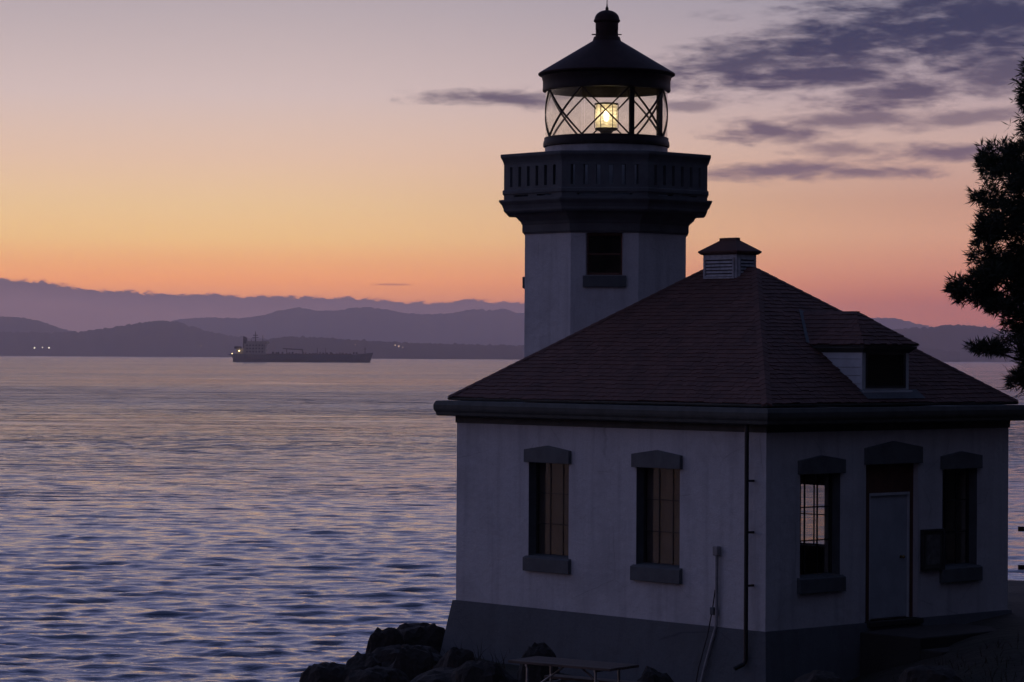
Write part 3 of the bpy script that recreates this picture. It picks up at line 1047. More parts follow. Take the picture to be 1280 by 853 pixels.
# electrical conduit with boxes
b = LB()
b.tube([(-0.05, 1.005, -3.16), (-0.05, 1.01, -4.28), (-0.12, 1.05, -4.55), (-0.20, 1.12, -4.95), (-0.28, 1.19, -5.4)], 0.026, 10)
cd = b.build('conduit', 'pale_conduit', smooth=True)
sbox(b := LB(), xf_left, 0.955, 1.06, -0.10, -0.0, -3.17, -3.02)
b.build('junction_box', 'pale_conduit', cd, bevel=0.015)
sbox(b := LB(), xf_left, 1.045, 1.125, -0.085, 0.0, -4.12, -4.00)
b.build('junction_box', 'grey_trim', cd, bevel=0.01)
b = LB()
b.tube([(-0.045, 1.045, -3.72), (-0.06, 1.085, -4.02), (-0.14, 1.12, -4.45), (-0.25, 1.20, -4.95), (-0.3, 1.26, -5.4)], 0.010, 8)
b.build('cable', 'black_pipe', cd, smooth=True)

# roof ventilator (cupola) ------------------------------------------------------------------
CX, CY_, CW, CD = c, AL / 2 + 0.005, 0.50, 0.80


def cup_ring(o):
    return [(CX - CW / 2 - o, CY_ - CD / 2 - o), (CX + CW / 2 + o, CY_ - CD / 2 - o), (CX + CW / 2 + o, CY_ + CD / 2 + o), (CX - CW / 2 - o, CY_ + CD / 2 + o)]


cup = LB().sweep(cup_ring, [(0, 1.05), (0, 1.80)], cap=True).build('cupola', 'louver_paint', bevel=0.004)
LB().sweep(cup_ring, [(0.0, 1.775), (0.03, 1.785), (0.062, 1.815), (0.066, 1.84), (-0.20, 2.03), (-0.20, 2.075), (-0.24, 2.08)], cap=True).build('cupola_roof', 'shingle_red', cup)
for (fx, ln) in ((lambda s, d, z: (CX - CW / 2 + d, CY_ - CD / 2 + s, z), CD), (lambda s, d, z: (CX - CW / 2 + s, CY_ - CD / 2 + d, z), CW)):
    b = LB()
    m_ = 0.075
    for (a0, a1, q0, q1) in ((m_ - 0.03, m_, 1.36, 1.72), (ln - m_, ln - m_ + 0.03, 1.36, 1.72), (m_, ln - m_, 1.36, 1.39), (m_, ln - m_, 1.69, 1.72)):
        sbox(b, fx, a0, a1, -0.03, 0.004, q0, q1)
    b.build('louver_frame', 'louver_paint', cup)
    sbox(b := LB(), fx, m_, ln - m_, -0.006, 0.004, 1.39, 1.69)
    b.build('louver_backing', 'interior_dark', cup)
    for k in range(5):
        zc = 1.415 + k * 0.058
        b = LB()
        b.add([fx(m_, -0.028, zc - 0.016), fx(ln - m_, -0.028, zc - 0.016), fx(ln - m_, -0.006, zc + 0.022), fx(m_, -0.006, zc + 0.022),
               fx(m_, -0.022, zc - 0.020), fx(ln - m_, -0.022, zc - 0.020), fx(ln - m_, -0.002, zc + 0.018), fx(m_, -0.002, zc + 0.018)],
              [(0, 1, 2, 3), (7, 6, 5, 4), (0, 4, 5, 1), (3, 2, 6, 7), (1, 5, 6, 2), (0, 3, 7, 4)])
        b.build('louver_slat', 'louver_paint', cup)

# dormer ------------------------------------------------------------------------------------
DC = (DX0 + DX1) / 2
roof_y = lambda z: (z - ZE) / KR - OV
ZD0 = ZE + (DY + OV) * KR
dm = LB()
yb = roof_y(DZT + 0.15)
# front wall with window opening
dm.panel(lambda s, d, z: (DX0 + s, DY + d, z), DX1 - DX0, ZD0 - 0.03, DZT + 0.16, 0.05, [(0.07, DX1 - DX0 - 0.07, ZD0 + 0.06, DZT + 0.03)])
dorm = dm.build('dormer', 'white_board')
# siding boards on both cheeks
bh = 0.135
for sx_, xx in ((-1, DX0), (1, DX1)):
    z = ZD0
    while z < DZT + 0.16:
        zt_ = min(z + bh, DZT + 0.16)
        ya0, ya1 = max(DY, DY), roof_y(z)
        if roof_y(zt_) - DY > 0.02:
            vs = []
            for off, thk in ((0.020, 0.0), (0.0, 0.0)):
                vs += [(xx + sx_ * off, DY, z), (xx + sx_ * off, roof_y(z) + 0.02, z), (xx + sx_ * (off * .55), roof_y(zt_) + 0.02, zt_ - 0.004), (xx + sx_ * (off * .55), DY, zt_ - 0.004)]
            b = LB().add(vs, [(0, 1, 2, 3), (7, 6, 5, 4), (0, 4, 5, 1), (1, 5, 6, 2), (2, 6, 7, 3), (3, 7, 4, 0)])
            b.build('siding_board', 'white_board', dorm)
        z += bh
# window in the dormer
wz0, wz1, wx0, wx1 = ZD0 + 0.06, DZT + 0.03, DX0 + 0.07, DX1 - 0.07
fx = lambda s, d, z: (s, DY + d, z)
b = LB()
for q in ((wx0, wx0 + 0.04, wz0, wz1), (wx1 - 0.04, wx1, wz0, wz1), (wx0 + 0.04, wx1 - 0.04, wz0, wz0 + 0.04), (wx0 + 0.04, wx1 - 0.04, wz1 - 0.04, wz1)):
    sbox(b, fx, q[0], q[1], -0.012, 0.045, q[2], q[3])
b.build('window_frame', 'dark_frame', dorm)
for k in range(2):
    xa = wx0 + 0.04 + k * (wx1 - wx0 - 0.08) / 2
    sbox(b := LB(), fx, xa + 0.004, xa + (wx1 - wx0 - 0.08) / 2 - 0.004, 0.02, 0.026, wz0 + 0.04, wz1 - 0.04)
    b.build('window_pane', 'window_glass', dorm)
sbox(b := LB(), fx, DX0 + 0.06, DX1 - 0.06, 0.10, 0.14, ZD0, DZT + 0.1)
b.build('backing', 'interior_dark', dorm)
sbox(b := LB(), fx, DX0 - 0.05, DX1 + 0.05, -0.06, 0.0, ZD0 - 0.03, ZD0 + 0.02)
b.build('dormer_sill', 'white_board', dorm, bevel=0.006)
b = LB()
b.add([(DX0 - 0.1, DY - 0.20, ZE + (DY - 0.20 + OV) * KR + 0.035), (DX1 + 0.22, DY - 0.20, ZE + (DY - 0.20 + OV) * KR + 0.035),
       (DX1 + 0.22, DY, ZD0 + 0.035), (DX0 - 0.1, DY, ZD0 + 0.035)], [(0, 1, 2, 3)])
b.build('apron_flashing', 'plinth_paint', dorm)
# dormer hip roof
EO = 0.125
EZ = 0.215
RZ = 0.775
RYF = 0.77
ex0, ex1, ey0 = DX0 - EO, DX1 + EO, DY - EO
yb_e, yb_r = roof_y(EZ) + 0.05, roof_y(RZ) + 0.05
dr = LB().add([(ex0, ey0, EZ - 0.02), (ex1, ey0, EZ - 0.02), (ex1, yb_e, EZ - 0.02), (ex0, yb_e, EZ - 0.02), (DC, RYF, RZ - 0.02), (DC, yb_r, RZ - 0.02)],
              [(0, 1, 4), (1, 2, 5, 4), (3, 0, 4, 5), (3, 2, 1, 0), (2, 3, 5)])
drf = dr.build('dormer_roof', 'shingle_base', dorm)


def tri_slope(mb, A_, B_, Cc, Dd):
    """shingles over the quad A-B (eave) to D-C (top)"""
    A_, B_, Cc, Dd = map(Vector, (A_, B_, Cc, Dd))
    ud = (B_ - A_).normalized()
    n_ = (B_ - A_).cross(Dd - A_).normalized()
    if n_.z < 0:
        n_ = -n_
    vd = n_.cross(ud)
    if vd.z < 0:
        vd = -vd
    vl = (Dd - A_).dot(vd)
    la, lb, lc, ld = 0.0, (B_ - A_).dot(ud), (Cc - A_).dot(ud), (Dd - A_).dot(ud)
    shingles(mb, A_, ud, vd, n_, vl, lambda v: la + (ld - la) * v / vl, lambda v: lb + (lc - lb) * v / vl, rng=rngs)


b = LB()
tri_slope(b, (ex0, ey0, EZ), (ex1, ey0, EZ), (DC + .005, RYF, RZ), (DC - .005, RYF, RZ))
tri_slope(b, (ex0, yb_e, EZ), (ex0, ey0, EZ), (DC, RYF, RZ), (DC, yb_r, RZ))
tri_slope(b, (ex1, ey0, EZ), (ex1, yb_e, EZ), (DC, yb_r, RZ), (DC, RYF, RZ))
tag(b.build('shingle_courses', 'shingle_red', dorm), kind='stuff')
b = LB()
b.sweep(lambda o: [(ex0 + 0.02 - o, ey0 + 0.02 - o), (ex1 - 0.02 + o, ey0 + 0.02 - o), (ex1 - 0.02 + o, yb_e), (ex0 + 0.02 - o, yb_e)],
        [(-0.16, EZ - 0.13), (-0.09, EZ - 0.13), (-0.02, EZ - 0.06), (0, EZ - 0.055), (0.0, EZ - 0.022), (-0.16, EZ - 0.022)], closed=True)
b.build('dormer_eave', 'cornice_paint', dorm)
# valley flashing
b = LB()
p0, p1 = Vector((ex0, roof_y(EZ), EZ)), Vector((DC, roof_y(RZ), RZ))
dirv = (p1 - p0).normalized()
nrm = Vector((0, -KR * inv, inv))
sd = dirv.cross(nrm).normalized()
b.add([p0 + nrm * .035 - sd * .05, p1 + nrm * .035 - sd * .05, p1 + nrm * .035 + sd * .05, p0 + nrm * .035 + sd * .05], [(0, 1, 2, 3)])
b.build('valley_flashing', 'plinth_paint', dorm)

# tower -------------------------------------------------------------------------------------
TX, TY = c, 6.79
SH = 1.452


def oct_ring(a):
    r = a / cos(pi / 8)
    return [(TX + r * cos(pi / 8 + k * pi / 4), TY + r * sin(pi / 8 + k * pi / 4)) for k in range(8)]


def oct_face(k, a):
    """frame of octagon face k (normal at angle k*45 deg): xf(s, d, z) with s from 0 to the face width"""
    ang = k * pi / 4
    nx_, ny_ = cos(ang), sin(ang)
    tx_, ty_ = -ny_, nx_
    hw_ = a * math.tan(pi / 8)

    def xf(s, d, z):
        return (TX + nx_ * (a - d) + tx_ * (s - hw_) * ((a - d) / a if MITRE[0] else 1), TY + ny_ * (a - d) + ty_ * (s - hw_) * ((a - d) / a if MITRE[0] else 1), z)
    return xf, 2 * hw_


MITRE = [True]
TWIN = (5, 3, 7)                      # diagonal faces carry windows; face 5 looks at the camera
for k in range(8):
    xf, wd = oct_face(k, SH)
    holes = [(wd / 2 - 0.335, wd / 2 + 0.335, 1.44, 2.195)] if k in TWIN else []
    LB().panel(xf, wd, -6.2, 2.20, 0.2, holes).build('tower_wall', 'white_stucco')
    if holes:
        h = holes[0]
        MITRE[0] = False
        xf2, _ = oct_face(k, SH)
        b = LB()
        for q in ((h[0], h[0] + .05, h[2], h[3]), (h[1] - .05, h[1], h[2], h[3]), (h[0] + .05, h[1] - .05, h[2], h[2] + .05), (h[0] + .05, h[1] - .05, h[3] - .05, h[3]),
                  (h[0] + .05, h[1] - .05, (h[2] + h[3]) / 2 - .015, (h[2] + h[3]) / 2 + .015)):
            sbox(b, xf2, q[0], q[1], 0.10, 0.16, q[2], q[3])
        tw = b.build('tower_window', 'brown_frame')
        for j in range(2):
            zz = h[2] + .05 + j * ((h[3] - h[2]) / 2 - .035)
            sbox(b := LB(), xf2, h[0] + .05, h[1] - .05, 0.128, 0.132, zz, zz + (h[3] - h[2]) / 2 - .065)
            b.build('pane', 'window_glass', tw)
        sbox(b := LB(), xf2, wd / 2 - 0.385, wd / 2 + 0.385, -0.05, 0.08, 1.23, 1.435)
        b.build('sill', 'grey_trim', tw, bevel=0.01)
        MITRE[0] = True
# gallery: cove, cornice, parapet panels with slots, coping
gal = LB().sweep(oct_ring, [(1.43, 2.195), (1.475, 2.20), (1.482, 2.225), (1.50, 2.23), (1.50, 2.36), (1.515, 2.38), (1.53, 2.42), (1.565, 2.455), (1.615, 2.50), (1.64, 2.55),
                            (1.675, 2.565), (1.80, 2.57), (1.83, 2.60), (1.835, 2.64), (1.86, 2.70), (1.905, 2.755), (1.915, 2.775), (1.915, 2.80), (1.86, 2.805),
                            (1.70, 2.806), (1.0, 2.85), (1.0, 2.2)], closed=True).build('gallery', 'gallery_paint')
for k in range(8):
    xf, wd = oct_face(k, 1.828)
    holes = []
    for j in range(6):
        s = wd / 2 + (j - 2.5) * 0.226
        holes.append((s - 0.036, s + 0.036, 3.03, 3.385))
    for j in (-1, 1):
        s = wd / 2 + j * 0.30
        holes.append((s - 0.185, s + 0.185, 2.848, 2.878))
    LB().panel(xf, wd, 2.806, 3.455, 0.14, holes).build('parapet_panel', 'gallery_paint', gal)
LB().sweep(oct_ring, [(1.828, 2.90), (1.852, 2.905), (1.852, 2.965), (1.836, 2.98), (1.828, 2.98)]).build('parapet_band', 'gallery_paint', gal)
LB().sweep(oct_ring, [(1.67, 3.44), (1.832, 3.44), (1.838, 3.47), (1.86, 3.52), (1.885, 3.56), (1.89, 3.575), (1.89, 3.615), (1.88, 3.622), (1.66, 3.622)], closed=True).build('coping', 'gallery_paint', gal)

# lantern -----------------------------------------------------------------------------------
LR = 1.108
lan = LB().lathe([(1.12, 2.84), (1.12, 3.80), (1.09, 3.82), (1.04, 3.82), (1.04, 2.84)], 72, TX, TY, closed=True).build('lantern', 'lantern_white', smooth=True)
LB().lathe([(1.115, 3.81), (1.15, 3.815), (1.155, 3.84), (1.15, 3.90), (1.135, 3.93), (1.135, 3.975), (1.12, 3.985), (1.07, 3.985), (1.07, 3.81)], 72, TX, TY, closed=True).build('lantern_sill', 'lantern_iron', lan, smooth=True)
LB().lathe([(0.0, 3.80), (1.07, 3.80), (1.07, 3.83), (0.0, 3.83)], 48, TX, TY).build('lantern_floor', 'lantern_iron', lan)
LB().lathe([(1.085, 4.83), (1.165, 4.83), (1.17, 4.86), (1.165, 4.90), (1.165, 5.02), (1.175, 5.04), (1.185, 5.09), (1.22, 5.11), (1.16, 5.13), (1.07, 5.13), (1.07, 4.83)], 72, TX, TY, closed=True).build('fascia_ring', 'lantern_iron', lan, smooth=True)
PH0 = radians(5 * 45)
GZ0, GZ1 = 3.98, 4.835
for k in range(8):
    a0 = PH0 - pi / 8 + k * pi / 4
    b = LB()
    n = 12
    vs = []
    for rr in (LR + 0.003, LR - 0.003):
        for z in (GZ0, GZ1):
            for i in range(n + 1):
                t_ = a0 + 0.004 + (pi / 4 - 0.008) * i / n
                vs.append((TX + rr * cos(t_), TY + rr * sin(t_), z))
    N_ = n + 1
    fs = []
    for i in range(n):
        fs.append((i, i + 1, N_ + i + 1, N_ + i))
        fs.append((3 * N_ + i, 3 * N_ + i + 1, 2 * N_ + i + 1, 2 * N_ + i))
    b.add(vs, fs).build('lantern_pane', 'lantern_glass', lan, smooth=True)
    for sgn in (0, 1):
        b = LB()
        n = 18
        vs, fs = [], []
        for i in range(n + 1):
            f_ = i / n
            t_ = a0 + pi / 4 * f_
            z = GZ0 + (GZ1 - GZ0) * (f_ if sgn else 1 - f_)
            # rectangular bar following the cylinder
            hgt = 0.023
            for (rr, dz) in ((LR - 0.018, -hgt), (LR + 0.016, -hgt), (LR + 0.016, hgt), (LR - 0.018, hgt)):
                vs.append((TX + rr * cos(t_), TY + rr * sin(t_), z + dz * 0.72))
        for i in range(n):
            for q in range(4):
                fs.append((i * 4 + q, i * 4 + (q + 1) % 4, (i + 1) * 4 + (q + 1) % 4, (i + 1) * 4 + q))
        fs += [(3, 2, 1, 0), (n * 4, n * 4 + 1, n * 4 + 2, n * 4 + 3)]
        b.add(vs, fs).build('astragal', 'lantern_iron', lan)
# two stout posts of the service door in the right-hand panel
for a_, wd in ((radians(25.5), 0.045), (radians(63.5), 0.075)):
    t_ = PH0 + a_
    p = Vector((TX + (LR - 0.03) * cos(t_), TY + (LR - 0.03) * sin(t_), 0))
    tn = Vector((-sin(t_), cos(t_), 0))
    rn = Vector((cos(t_), sin(t_), 0))
    b = LB()
    vs = [p + tn * su * wd + rn * sv * 0.028 + Vector((0, 0, z)) for z in (GZ0, GZ1) for su, sv in ((-1, -1), (1, -1), (1, 1), (-1, 1))]
    b.add(vs, [(3, 2, 1, 0), (4, 5, 6, 7), (0, 1, 5, 4), (1, 2, 6, 5), (2, 3, 7, 6), (3, 0, 4, 7)]).build('post', 'lantern_iron', lan, bevel=0.004)
lr = LB().lathe([(1.16, 5.105), (1.245, 5.125), (1.25, 5.15), (1.235, 5.165), (0.26, 5.755), (0.25, 5.79), (0.235, 5.83), (0.0, 5.83)], 72, TX, TY).build('lantern_roof', 'lantern_roof_paint', smooth=True)
LB().lathe([(1.16, 5.105), (0.3, 5.30), (0.0, 5.32)], 48, TX, TY).build('lantern_ceiling', 'lantern_iron', lr, smooth=True)
# ventilator: drum of eight openings, lip, dome and lightning rod
b = LB()
for (d0_, d1_) in ((-48, 48), (62, 118), (132, 228), (242, 298)):
    a0 = PH0 + radians(d0_)
    vs = []
    n = 10
    for rr in (0.205, 0.17):
        for z in (5.83, 6.11):
            for i in range(n + 1):
                t_ = a0 + radians(d1_ - d0_) * i / n
                vs.append((TX + rr * cos(t_), TY + rr * sin(t_), z))
    N_ = n + 1
    fs = []
    for i in range(n):
        fs += [(i, i + 1, N_ + i + 1, N_ + i), (3 * N_ + i, 3 * N_ + i + 1, 2 * N_ + i + 1, 2 * N_ + i)]
    fs += [(0, N_, 3 * N_, 2 * N_), (N_ - 1, 2 * N_ - 1, 4 * N_ - 1, 3 * N_ - 1)]
    b.add(vs, fs)
b.lathe([(0.208, 5.82), (0.208, 5.885), (0.16, 5.885)], 40, TX, TY)
b.lathe([(0.208, 6.11), (0.208, 5.965), (0.16, 5.965)], 40, TX, TY)
b.build('ventilator', 'lantern_roof_paint', lr)
dome = [(0.0, 6.08), (0.205, 6.08), (0.24, 6.11), (0.242, 6.135), (0.228, 6.155)] + [(0.226 * cos(a), 6.155 + 0.165 * sin(a)) for a in [radians(8 * i) for i in range(1, 11)]] + [(0.028, 6.325), (0.03, 6.35), (0.014, 6.39), (0.008, 6.44), (0.007, 6.85), (0.0, 6.86)]
LB().lathe(dome, 40, TX, TY).build('ventilator_dome', 'lantern_roof_paint', lr, smooth=True)
vdir = Vector((cos(PH0 + pi / 2), sin(PH0 + pi / 2), 0))
b = LB()
cc = Vector((TX, TY, 5.875))
b.bar(cc + vdir * 0.15, cc + vdir * 0.27, 0.010, 6)
b.bar(cc - vdir * 0.15, cc - vdir * 0.275, 0.012, 6)
b.build('handhold', 'lantern_roof_paint', lr)

# beacon inside the lantern (a thing of its own) --------------------------------------------
tw_ = loc2w(TX, TY)
beacon = empty('beacon', (tw_.x, tw_.y, EYE + 3.83), pi / 2 - TH)
tag(beacon, 'glowing amber drum lens on a dark pedestal inside the lantern glass', 'lamp')
MB().lathe([(0.16, 0.0), (0.16, 0.02), (0.10, 0.03), (0.10, 0.24), (0.13, 0.28), (0.205, 0.30), (0.21, 0.335), (0.0, 0.335)], 32).build('pedestal', 'lantern_iron', beacon, smooth=True)
prof = []
for i in range(13):
    z = 0.34 + 0.42 * i / 12
    prof.append((0.205 + 0.012 * (i % 2) - 0.02 * abs(i - 6) / 6, z))
prof_in = [(r - 0.03, z) for r, z in reversed(prof)]
MB().lathe(prof + prof_in, 40, closed=True).build('lens', 'lens_glass', beacon, smooth=False)
MB().lathe([(0.0, 0.46), (0.03, 0.47), (0.045, 0.52), (0.045, 0.60), (0.03, 0.65), (0.0, 0.66)], 16).build('bulb', 'lamp_filament', beacon, smooth=True)
for k in range(6):
    a = k * pi / 3 + 0.3
    MB().bar((0.215 * cos(a), 0.215 * sin(a), 0.335), (0.215 * cos(a), 0.215 * sin(a), 0.77), 0.007, 6).build('cage_bar', 'lantern_iron', beacon)
MB().lathe([(0.0, 0.765), (0.215, 0.765), (0.22, 0.785), (0.12, 0.80), (0.0, 0.81)], 32).build('lens_cap', 'lantern_iron', beacon, smooth=True)

# notice board by the door --------------------------------------------------------------------
nb_root = empty('notice_board', tuple(Vector((*loc2w(4.085, 0.0), EYE - 3.54))), pi / 2 - TH)
tag(nb_root, 'dark framed notice board on the wall between door and far window', 'notice board')
bb = MB()
for (x0_, x1_, q0, q1) in ((-0.30, -0.26, 0, .69), (0.22, 0.26, 0, .69), (-0.26, 0.22, 0, 0.04), (-0.26, 0.22, .65, .69)):
    bb.box(x0_, x1_, -0.075, -0.002, q0, q1)
bb.build('frame', 'dark_frame', nb_root)
MB().box(-0.26, 0.22, -0.045, -0.002, 0.04, 0.65).build('backboard', 'sign_board', nb_root)
MB().box(-0.20, 0.16, -0.050, -0.046, 0.10, 0.60).build('poster', 'sign_paper', nb_root)

# concrete landing in front of the door
lw = empty('door_landing', tuple(Vector((*loc2w(3.07, 0), EYE - 4.40))), pi / 2 - TH)
tag(lw, 'worn dark concrete landing in front of the pale door', 'landing')
MB().box(-1.1, 1.3, -1.5, -0.25, -0.9, -0.02).build('slab', 'concrete', lw, bevel=0.02)
MB().box(-1.1, 1.3, -1.95, -1.5, -0.9, -0.2).build('step', 'concrete', lw, bevel=0.02)

# ------------------------------------------------------------------ rocks


def boulder(px0, px1, ptop, depth, zb, seed, label, flat=0.8):
    """rock whose sides and top touch the given photograph columns and row, standing on the ground"""
    a, b_ = at(px0, ptop, depth), at(px1, ptop, depth)
    w = (b_.x - a.x) / 2
    cxw = (a.x + b_.x) / 2
    top = a.z
    base = EYE + zb
    h = top - base
    bm = bmesh.new()
    bmesh.ops.create_icosphere(bm, subdivisions=4, radius=1.0)
    rs = random.Random(seed)
    planes = []
    for i in range(14):
        v = Vector((rs.gauss(0, 1), rs.gauss(0, 1), rs.gauss(0.1, 0.7))).normalized()
        planes.append((v, rs.uniform(0.9, 1.15)))
    for v in bm.verts:
        p = v.co.copy()
        p /= (abs(p.x) ** 3.5 + abs(p.y) ** 3.5 + abs(p.z) ** 3.5) ** (1 / 3.5)
        for n_, d_ in planes:
            k_ = p.dot(n_) - d_
            if k_ > 0:
                p -= n_ * k_ * 0.92
        p *= 1 + 0.10 * noise.noise(p * 1.9 + Vector((seed, 0, 0))) + 0.10 * abs(noise.noise(p * 4.5 + Vector((0, seed, 0)))) + 0.05 * noise.noise(p * 10) + 0.03 * noise.noise(p * 22)
        v.co = p
    mx_ = max(v.co.z for v in bm.verts)
    x0_ = min(v.co.x for v in bm.verts)
    x1_ = max(v.co.x for v in bm.verts)
    for v in bm.verts:
        v.co.x = (v.co.x - (x0_ + x1_) / 2) / (x1_ - x0_) * 2 * w
        v.co.y *= max(w * flat, 0.35)
        v.co.z = (v.co.z / mx_ + 0.45) / 1.45 * h
    me = bpy.data.meshes.new('boulder')
    bm.to_mesh(me)
    bm.free()
    me.materials.append(MATS['rock'])
    o = bpy.data.objects.new('boulder', me)
    COL.objects.link(o)
    o.location = (cxw, depth, base)
    tag(o, label, 'rock', 'dark shore rocks beside the building')
    return o


rocks = [
    (372, 446, 827, 47.8, -6.3, 3, 'low dark rock farthest left on the shore'),
    (426, 486, 815, 47.6, -6.3, 5, 'small dark rock between the low left rock and the tall one'),
    (450, 512, 783, 49.2, -6.4, 9, 'tall knobbly rock standing against the water left of the building'),
    (482, 584, 777, 50.2, -6.4, 14, 'broad flat-topped rock touching the left corner of the plinth'),
    (480, 545, 805, 47.6, -6.2, 21, 'dark rock in front of the tall knobbly rock'),
    (535, 603, 808, 46.6, -6.2, 25, 'rounded rock at the foot of the plinth, left of the picnic table'),
    (424, 520, 833, 46.4, -6.3, 28, 'wide low rock along the bottom edge of the picture'),
    (440, 566, 806, 48.6, -6.3, 52, 'long dark ledge joining the tall rock to the flat-topped one'),
    (366, 520, 840, 48.4, -6.6, 57, 'long black ledge under the low left rock'),
    (500, 660, 832, 45.8, -6.4, 58, 'wide black ledge below the plinth left of the table'),
    (560, 646, 826, 45.2, -6.2, 33, 'rock lying just left of the picnic table'),
    (646, 702, 803, 45.2, -6.0, 39, 'dark pointed rock rising behind the picnic table top'),
    (790, 848, 833, 42.6, -6.0, 44, 'dark rock right of the picnic table'),
    (978, 1062, 838, 41.2, -5.6, 61, 'low pale rock on the ground under the near right window'),
    (1120, 1206, 832, 41.6, -5.2, 66, 'low dark rock on the ground in front of the door'),
    (1212, 1290, 806, 43.4, -5.0, 71, 'dark rock on the ground near the right picture edge'),
    (1258, 1330, 752, 50.5, -5.2, 47, 'dark rock at the right edge beyond the building corner'),
]
for r in rocks:
    boulder(*r)

# dry grass between the rocks
gb = MB()
rg = random.Random(5)
for _ in range(900):
    right_side = rg.random() < 0.7
    px = rg.uniform(980, 1400) if right_side else rg.uniform(400, 640)
    dpt = rg.uniform(39.0, 43.5) if right_side else rg.uniform(44.5, 49.5)
    X = (px - 640) / F * dpt
    zz = EYE + ground_z(X, dpt)
    hgt = rg.uniform(0.08, 0.26) if right_side else rg.uniform(0.15, 0.5)
    lean = Vector((rg.gauss(0, .3), rg.gauss(0, .3), 1)) * hgt
    w = 0.007
    p = Vector((X, dpt, zz - 0.05))
    mid = p + lean * 0.55
    gb.add([p - Vector((w, 0, 0)), p + Vector((w, 0, 0)), mid + Vector((w * .7, 0, 0)), mid - Vector((w * .7, 0, 0)), p + lean + Vector((lean.x * .3, lean.y * .3, 0))],
           [(0, 1, 2, 3), (3, 2, 4)])
tag(gb.build('dry_grass', 'dry_grass'), 'thin dry grass growing between the rocks around the building', 'grass', kind='stuff')

# ------------------------------------------------------------------ picnic table
TZ = -5.30
ld = Vector((-0.80, 0.60, 0))
sd_ = Vector((0.60, 0.80, 0))
p_near = Vector((1.454, 40.8, 0))
cen = p_near + ld * 0.93 + sd_ * 0.37
tab = empty('picnic_table', (cen.x, cen.y, EYE + TZ), atan2(ld.y, ld.x))
tag(tab, 'weathered picnic table with pale pipe legs in front of the plinth', 'picnic table')
rt = random.Random(8)
for k in range(5):
    y = -0.37 + k * 0.15
    MB().box(-0.93 + rt.uniform(-.01, .01), 0.93 + rt.uniform(-.01, .01), y + 0.004, y + 0.144, 0.72, 0.76).build('table_plank', 'table_wood', tab, bevel=0.006)
for y0_ in (-0.80, 0.55):
    for k in range(2):
        MB().box(-0.93, 0.93, y0_ + k * 0.135, y0_ + k * 0.135 + 0.127, 0.41, 0.45).build('seat_plank', 'table_wood', tab, bevel=0.006)
for s in (-1, 1):
    x = 0.62 * s
    b = MB()
    b.tube([(x, -0.78, 0.40), (x, -0.52, 0.40), (x, -0.30, 0.02), (x, -0.30, 0.0)], 0.021, 8)
    b.tube([(x, 0.78, 0.40), (x, 0.52, 0.40), (x, 0.30, 0.0)], 0.021, 8)
    b.bar((x, -0.52, 0.39), (x, 0.52, 0.39), 0.021, 8)
    b.bar((x, -0.30, 0.39), (x, -0.30, 0.72), 0.021, 8)
    b.bar((x, 0.30, 0.39), (x, 0.30, 0.72), 0.021, 8)
    b.bar((x, -0.34, 0.70), (x, 0.34, 0.70), 0.021, 8)
    b.build('leg_frame', 'galvanised', tab, smooth=True)
    MB().bar((x, 0, 0.39), (x - s * 0.50, 0, 0.71), 0.016, 8).build('brace', 'galvanised', tab, smooth=True)

# ------------------------------------------------------------------ rail fence at the right edge
fn = at(1312, 700, 52.0)
gz = EYE + ground_z(fn.x, 52.0)
fence = empty('rail_fence', (fn.x, 52.0, gz))
tag(fence, 'dark two-rail wooden fence ending at the right edge of the picture', 'fence')
for k in range(3):
    X = k * 2.0
    zg = EYE + ground_z(fn.x + X, 52.0) - gz
    MB().box(X - 0.06, X + 0.06, -0.06, 0.06, zg - 0.4, max(1.6, zg + 1.2)).build('post', 'fence_wood', fence, bevel=0.008)
for py in (661, 709):
    z = at(1272, py, 52.0).z - gz
    x0_ = at(1271.5, py, 52).x - fn.x
    MB().box(x0_, 4.3, -0.115, -0.065, z - 0.045, z + 0.045).build('rail', 'fence_wood', fence, bevel=0.006)

# ------------------------------------------------------------------ trees
DT = 52.5


def limb(b, a, z_end, r0, r1, segs=5, wob=0.06, rng=random, n=6):
    a, e = Vector(a), Vector(z_end)
    prev, pr = a, r0
    for i in range(1, segs + 1):
        f_ = i / segs
        p = a.lerp(e, f_)
        if i < segs:
            L_ = (e - a).length
            p += Vector((rng.uniform(-1, 1), rng.uniform(-1, 1), rng.uniform(-1, 1))) * wob * L_
        r_ = r0 + (r1 - r0) * f_
        b.bar(prev, p, pr, n, r_)
        prev, pr = p, r_


def needle_tuft(b, p, size, out, rng):
    """a fan of short twigs covered with flat needle blades"""
    for i in range(rng.randint(9, 13)):
        d = (Vector((rng.gauss(0, 1), rng.gauss(0, 1), rng.gauss(0.25, 0.7))).normalized() * 0.8 + out * 0.5).normalized()
        L_ = size * rng.uniform(0.6, 1.2)
        s = d.orthogonal().normalized()
        s = (s * cos(i) + d.cross(s) * sin(i))
        w = size * 0.055
        m_ = p + d * L_ * 0.5
        b.add([p, m_ + s * w, p + d * L_, m_ - s * w], [(0, 1, 2), (0, 2, 3)])


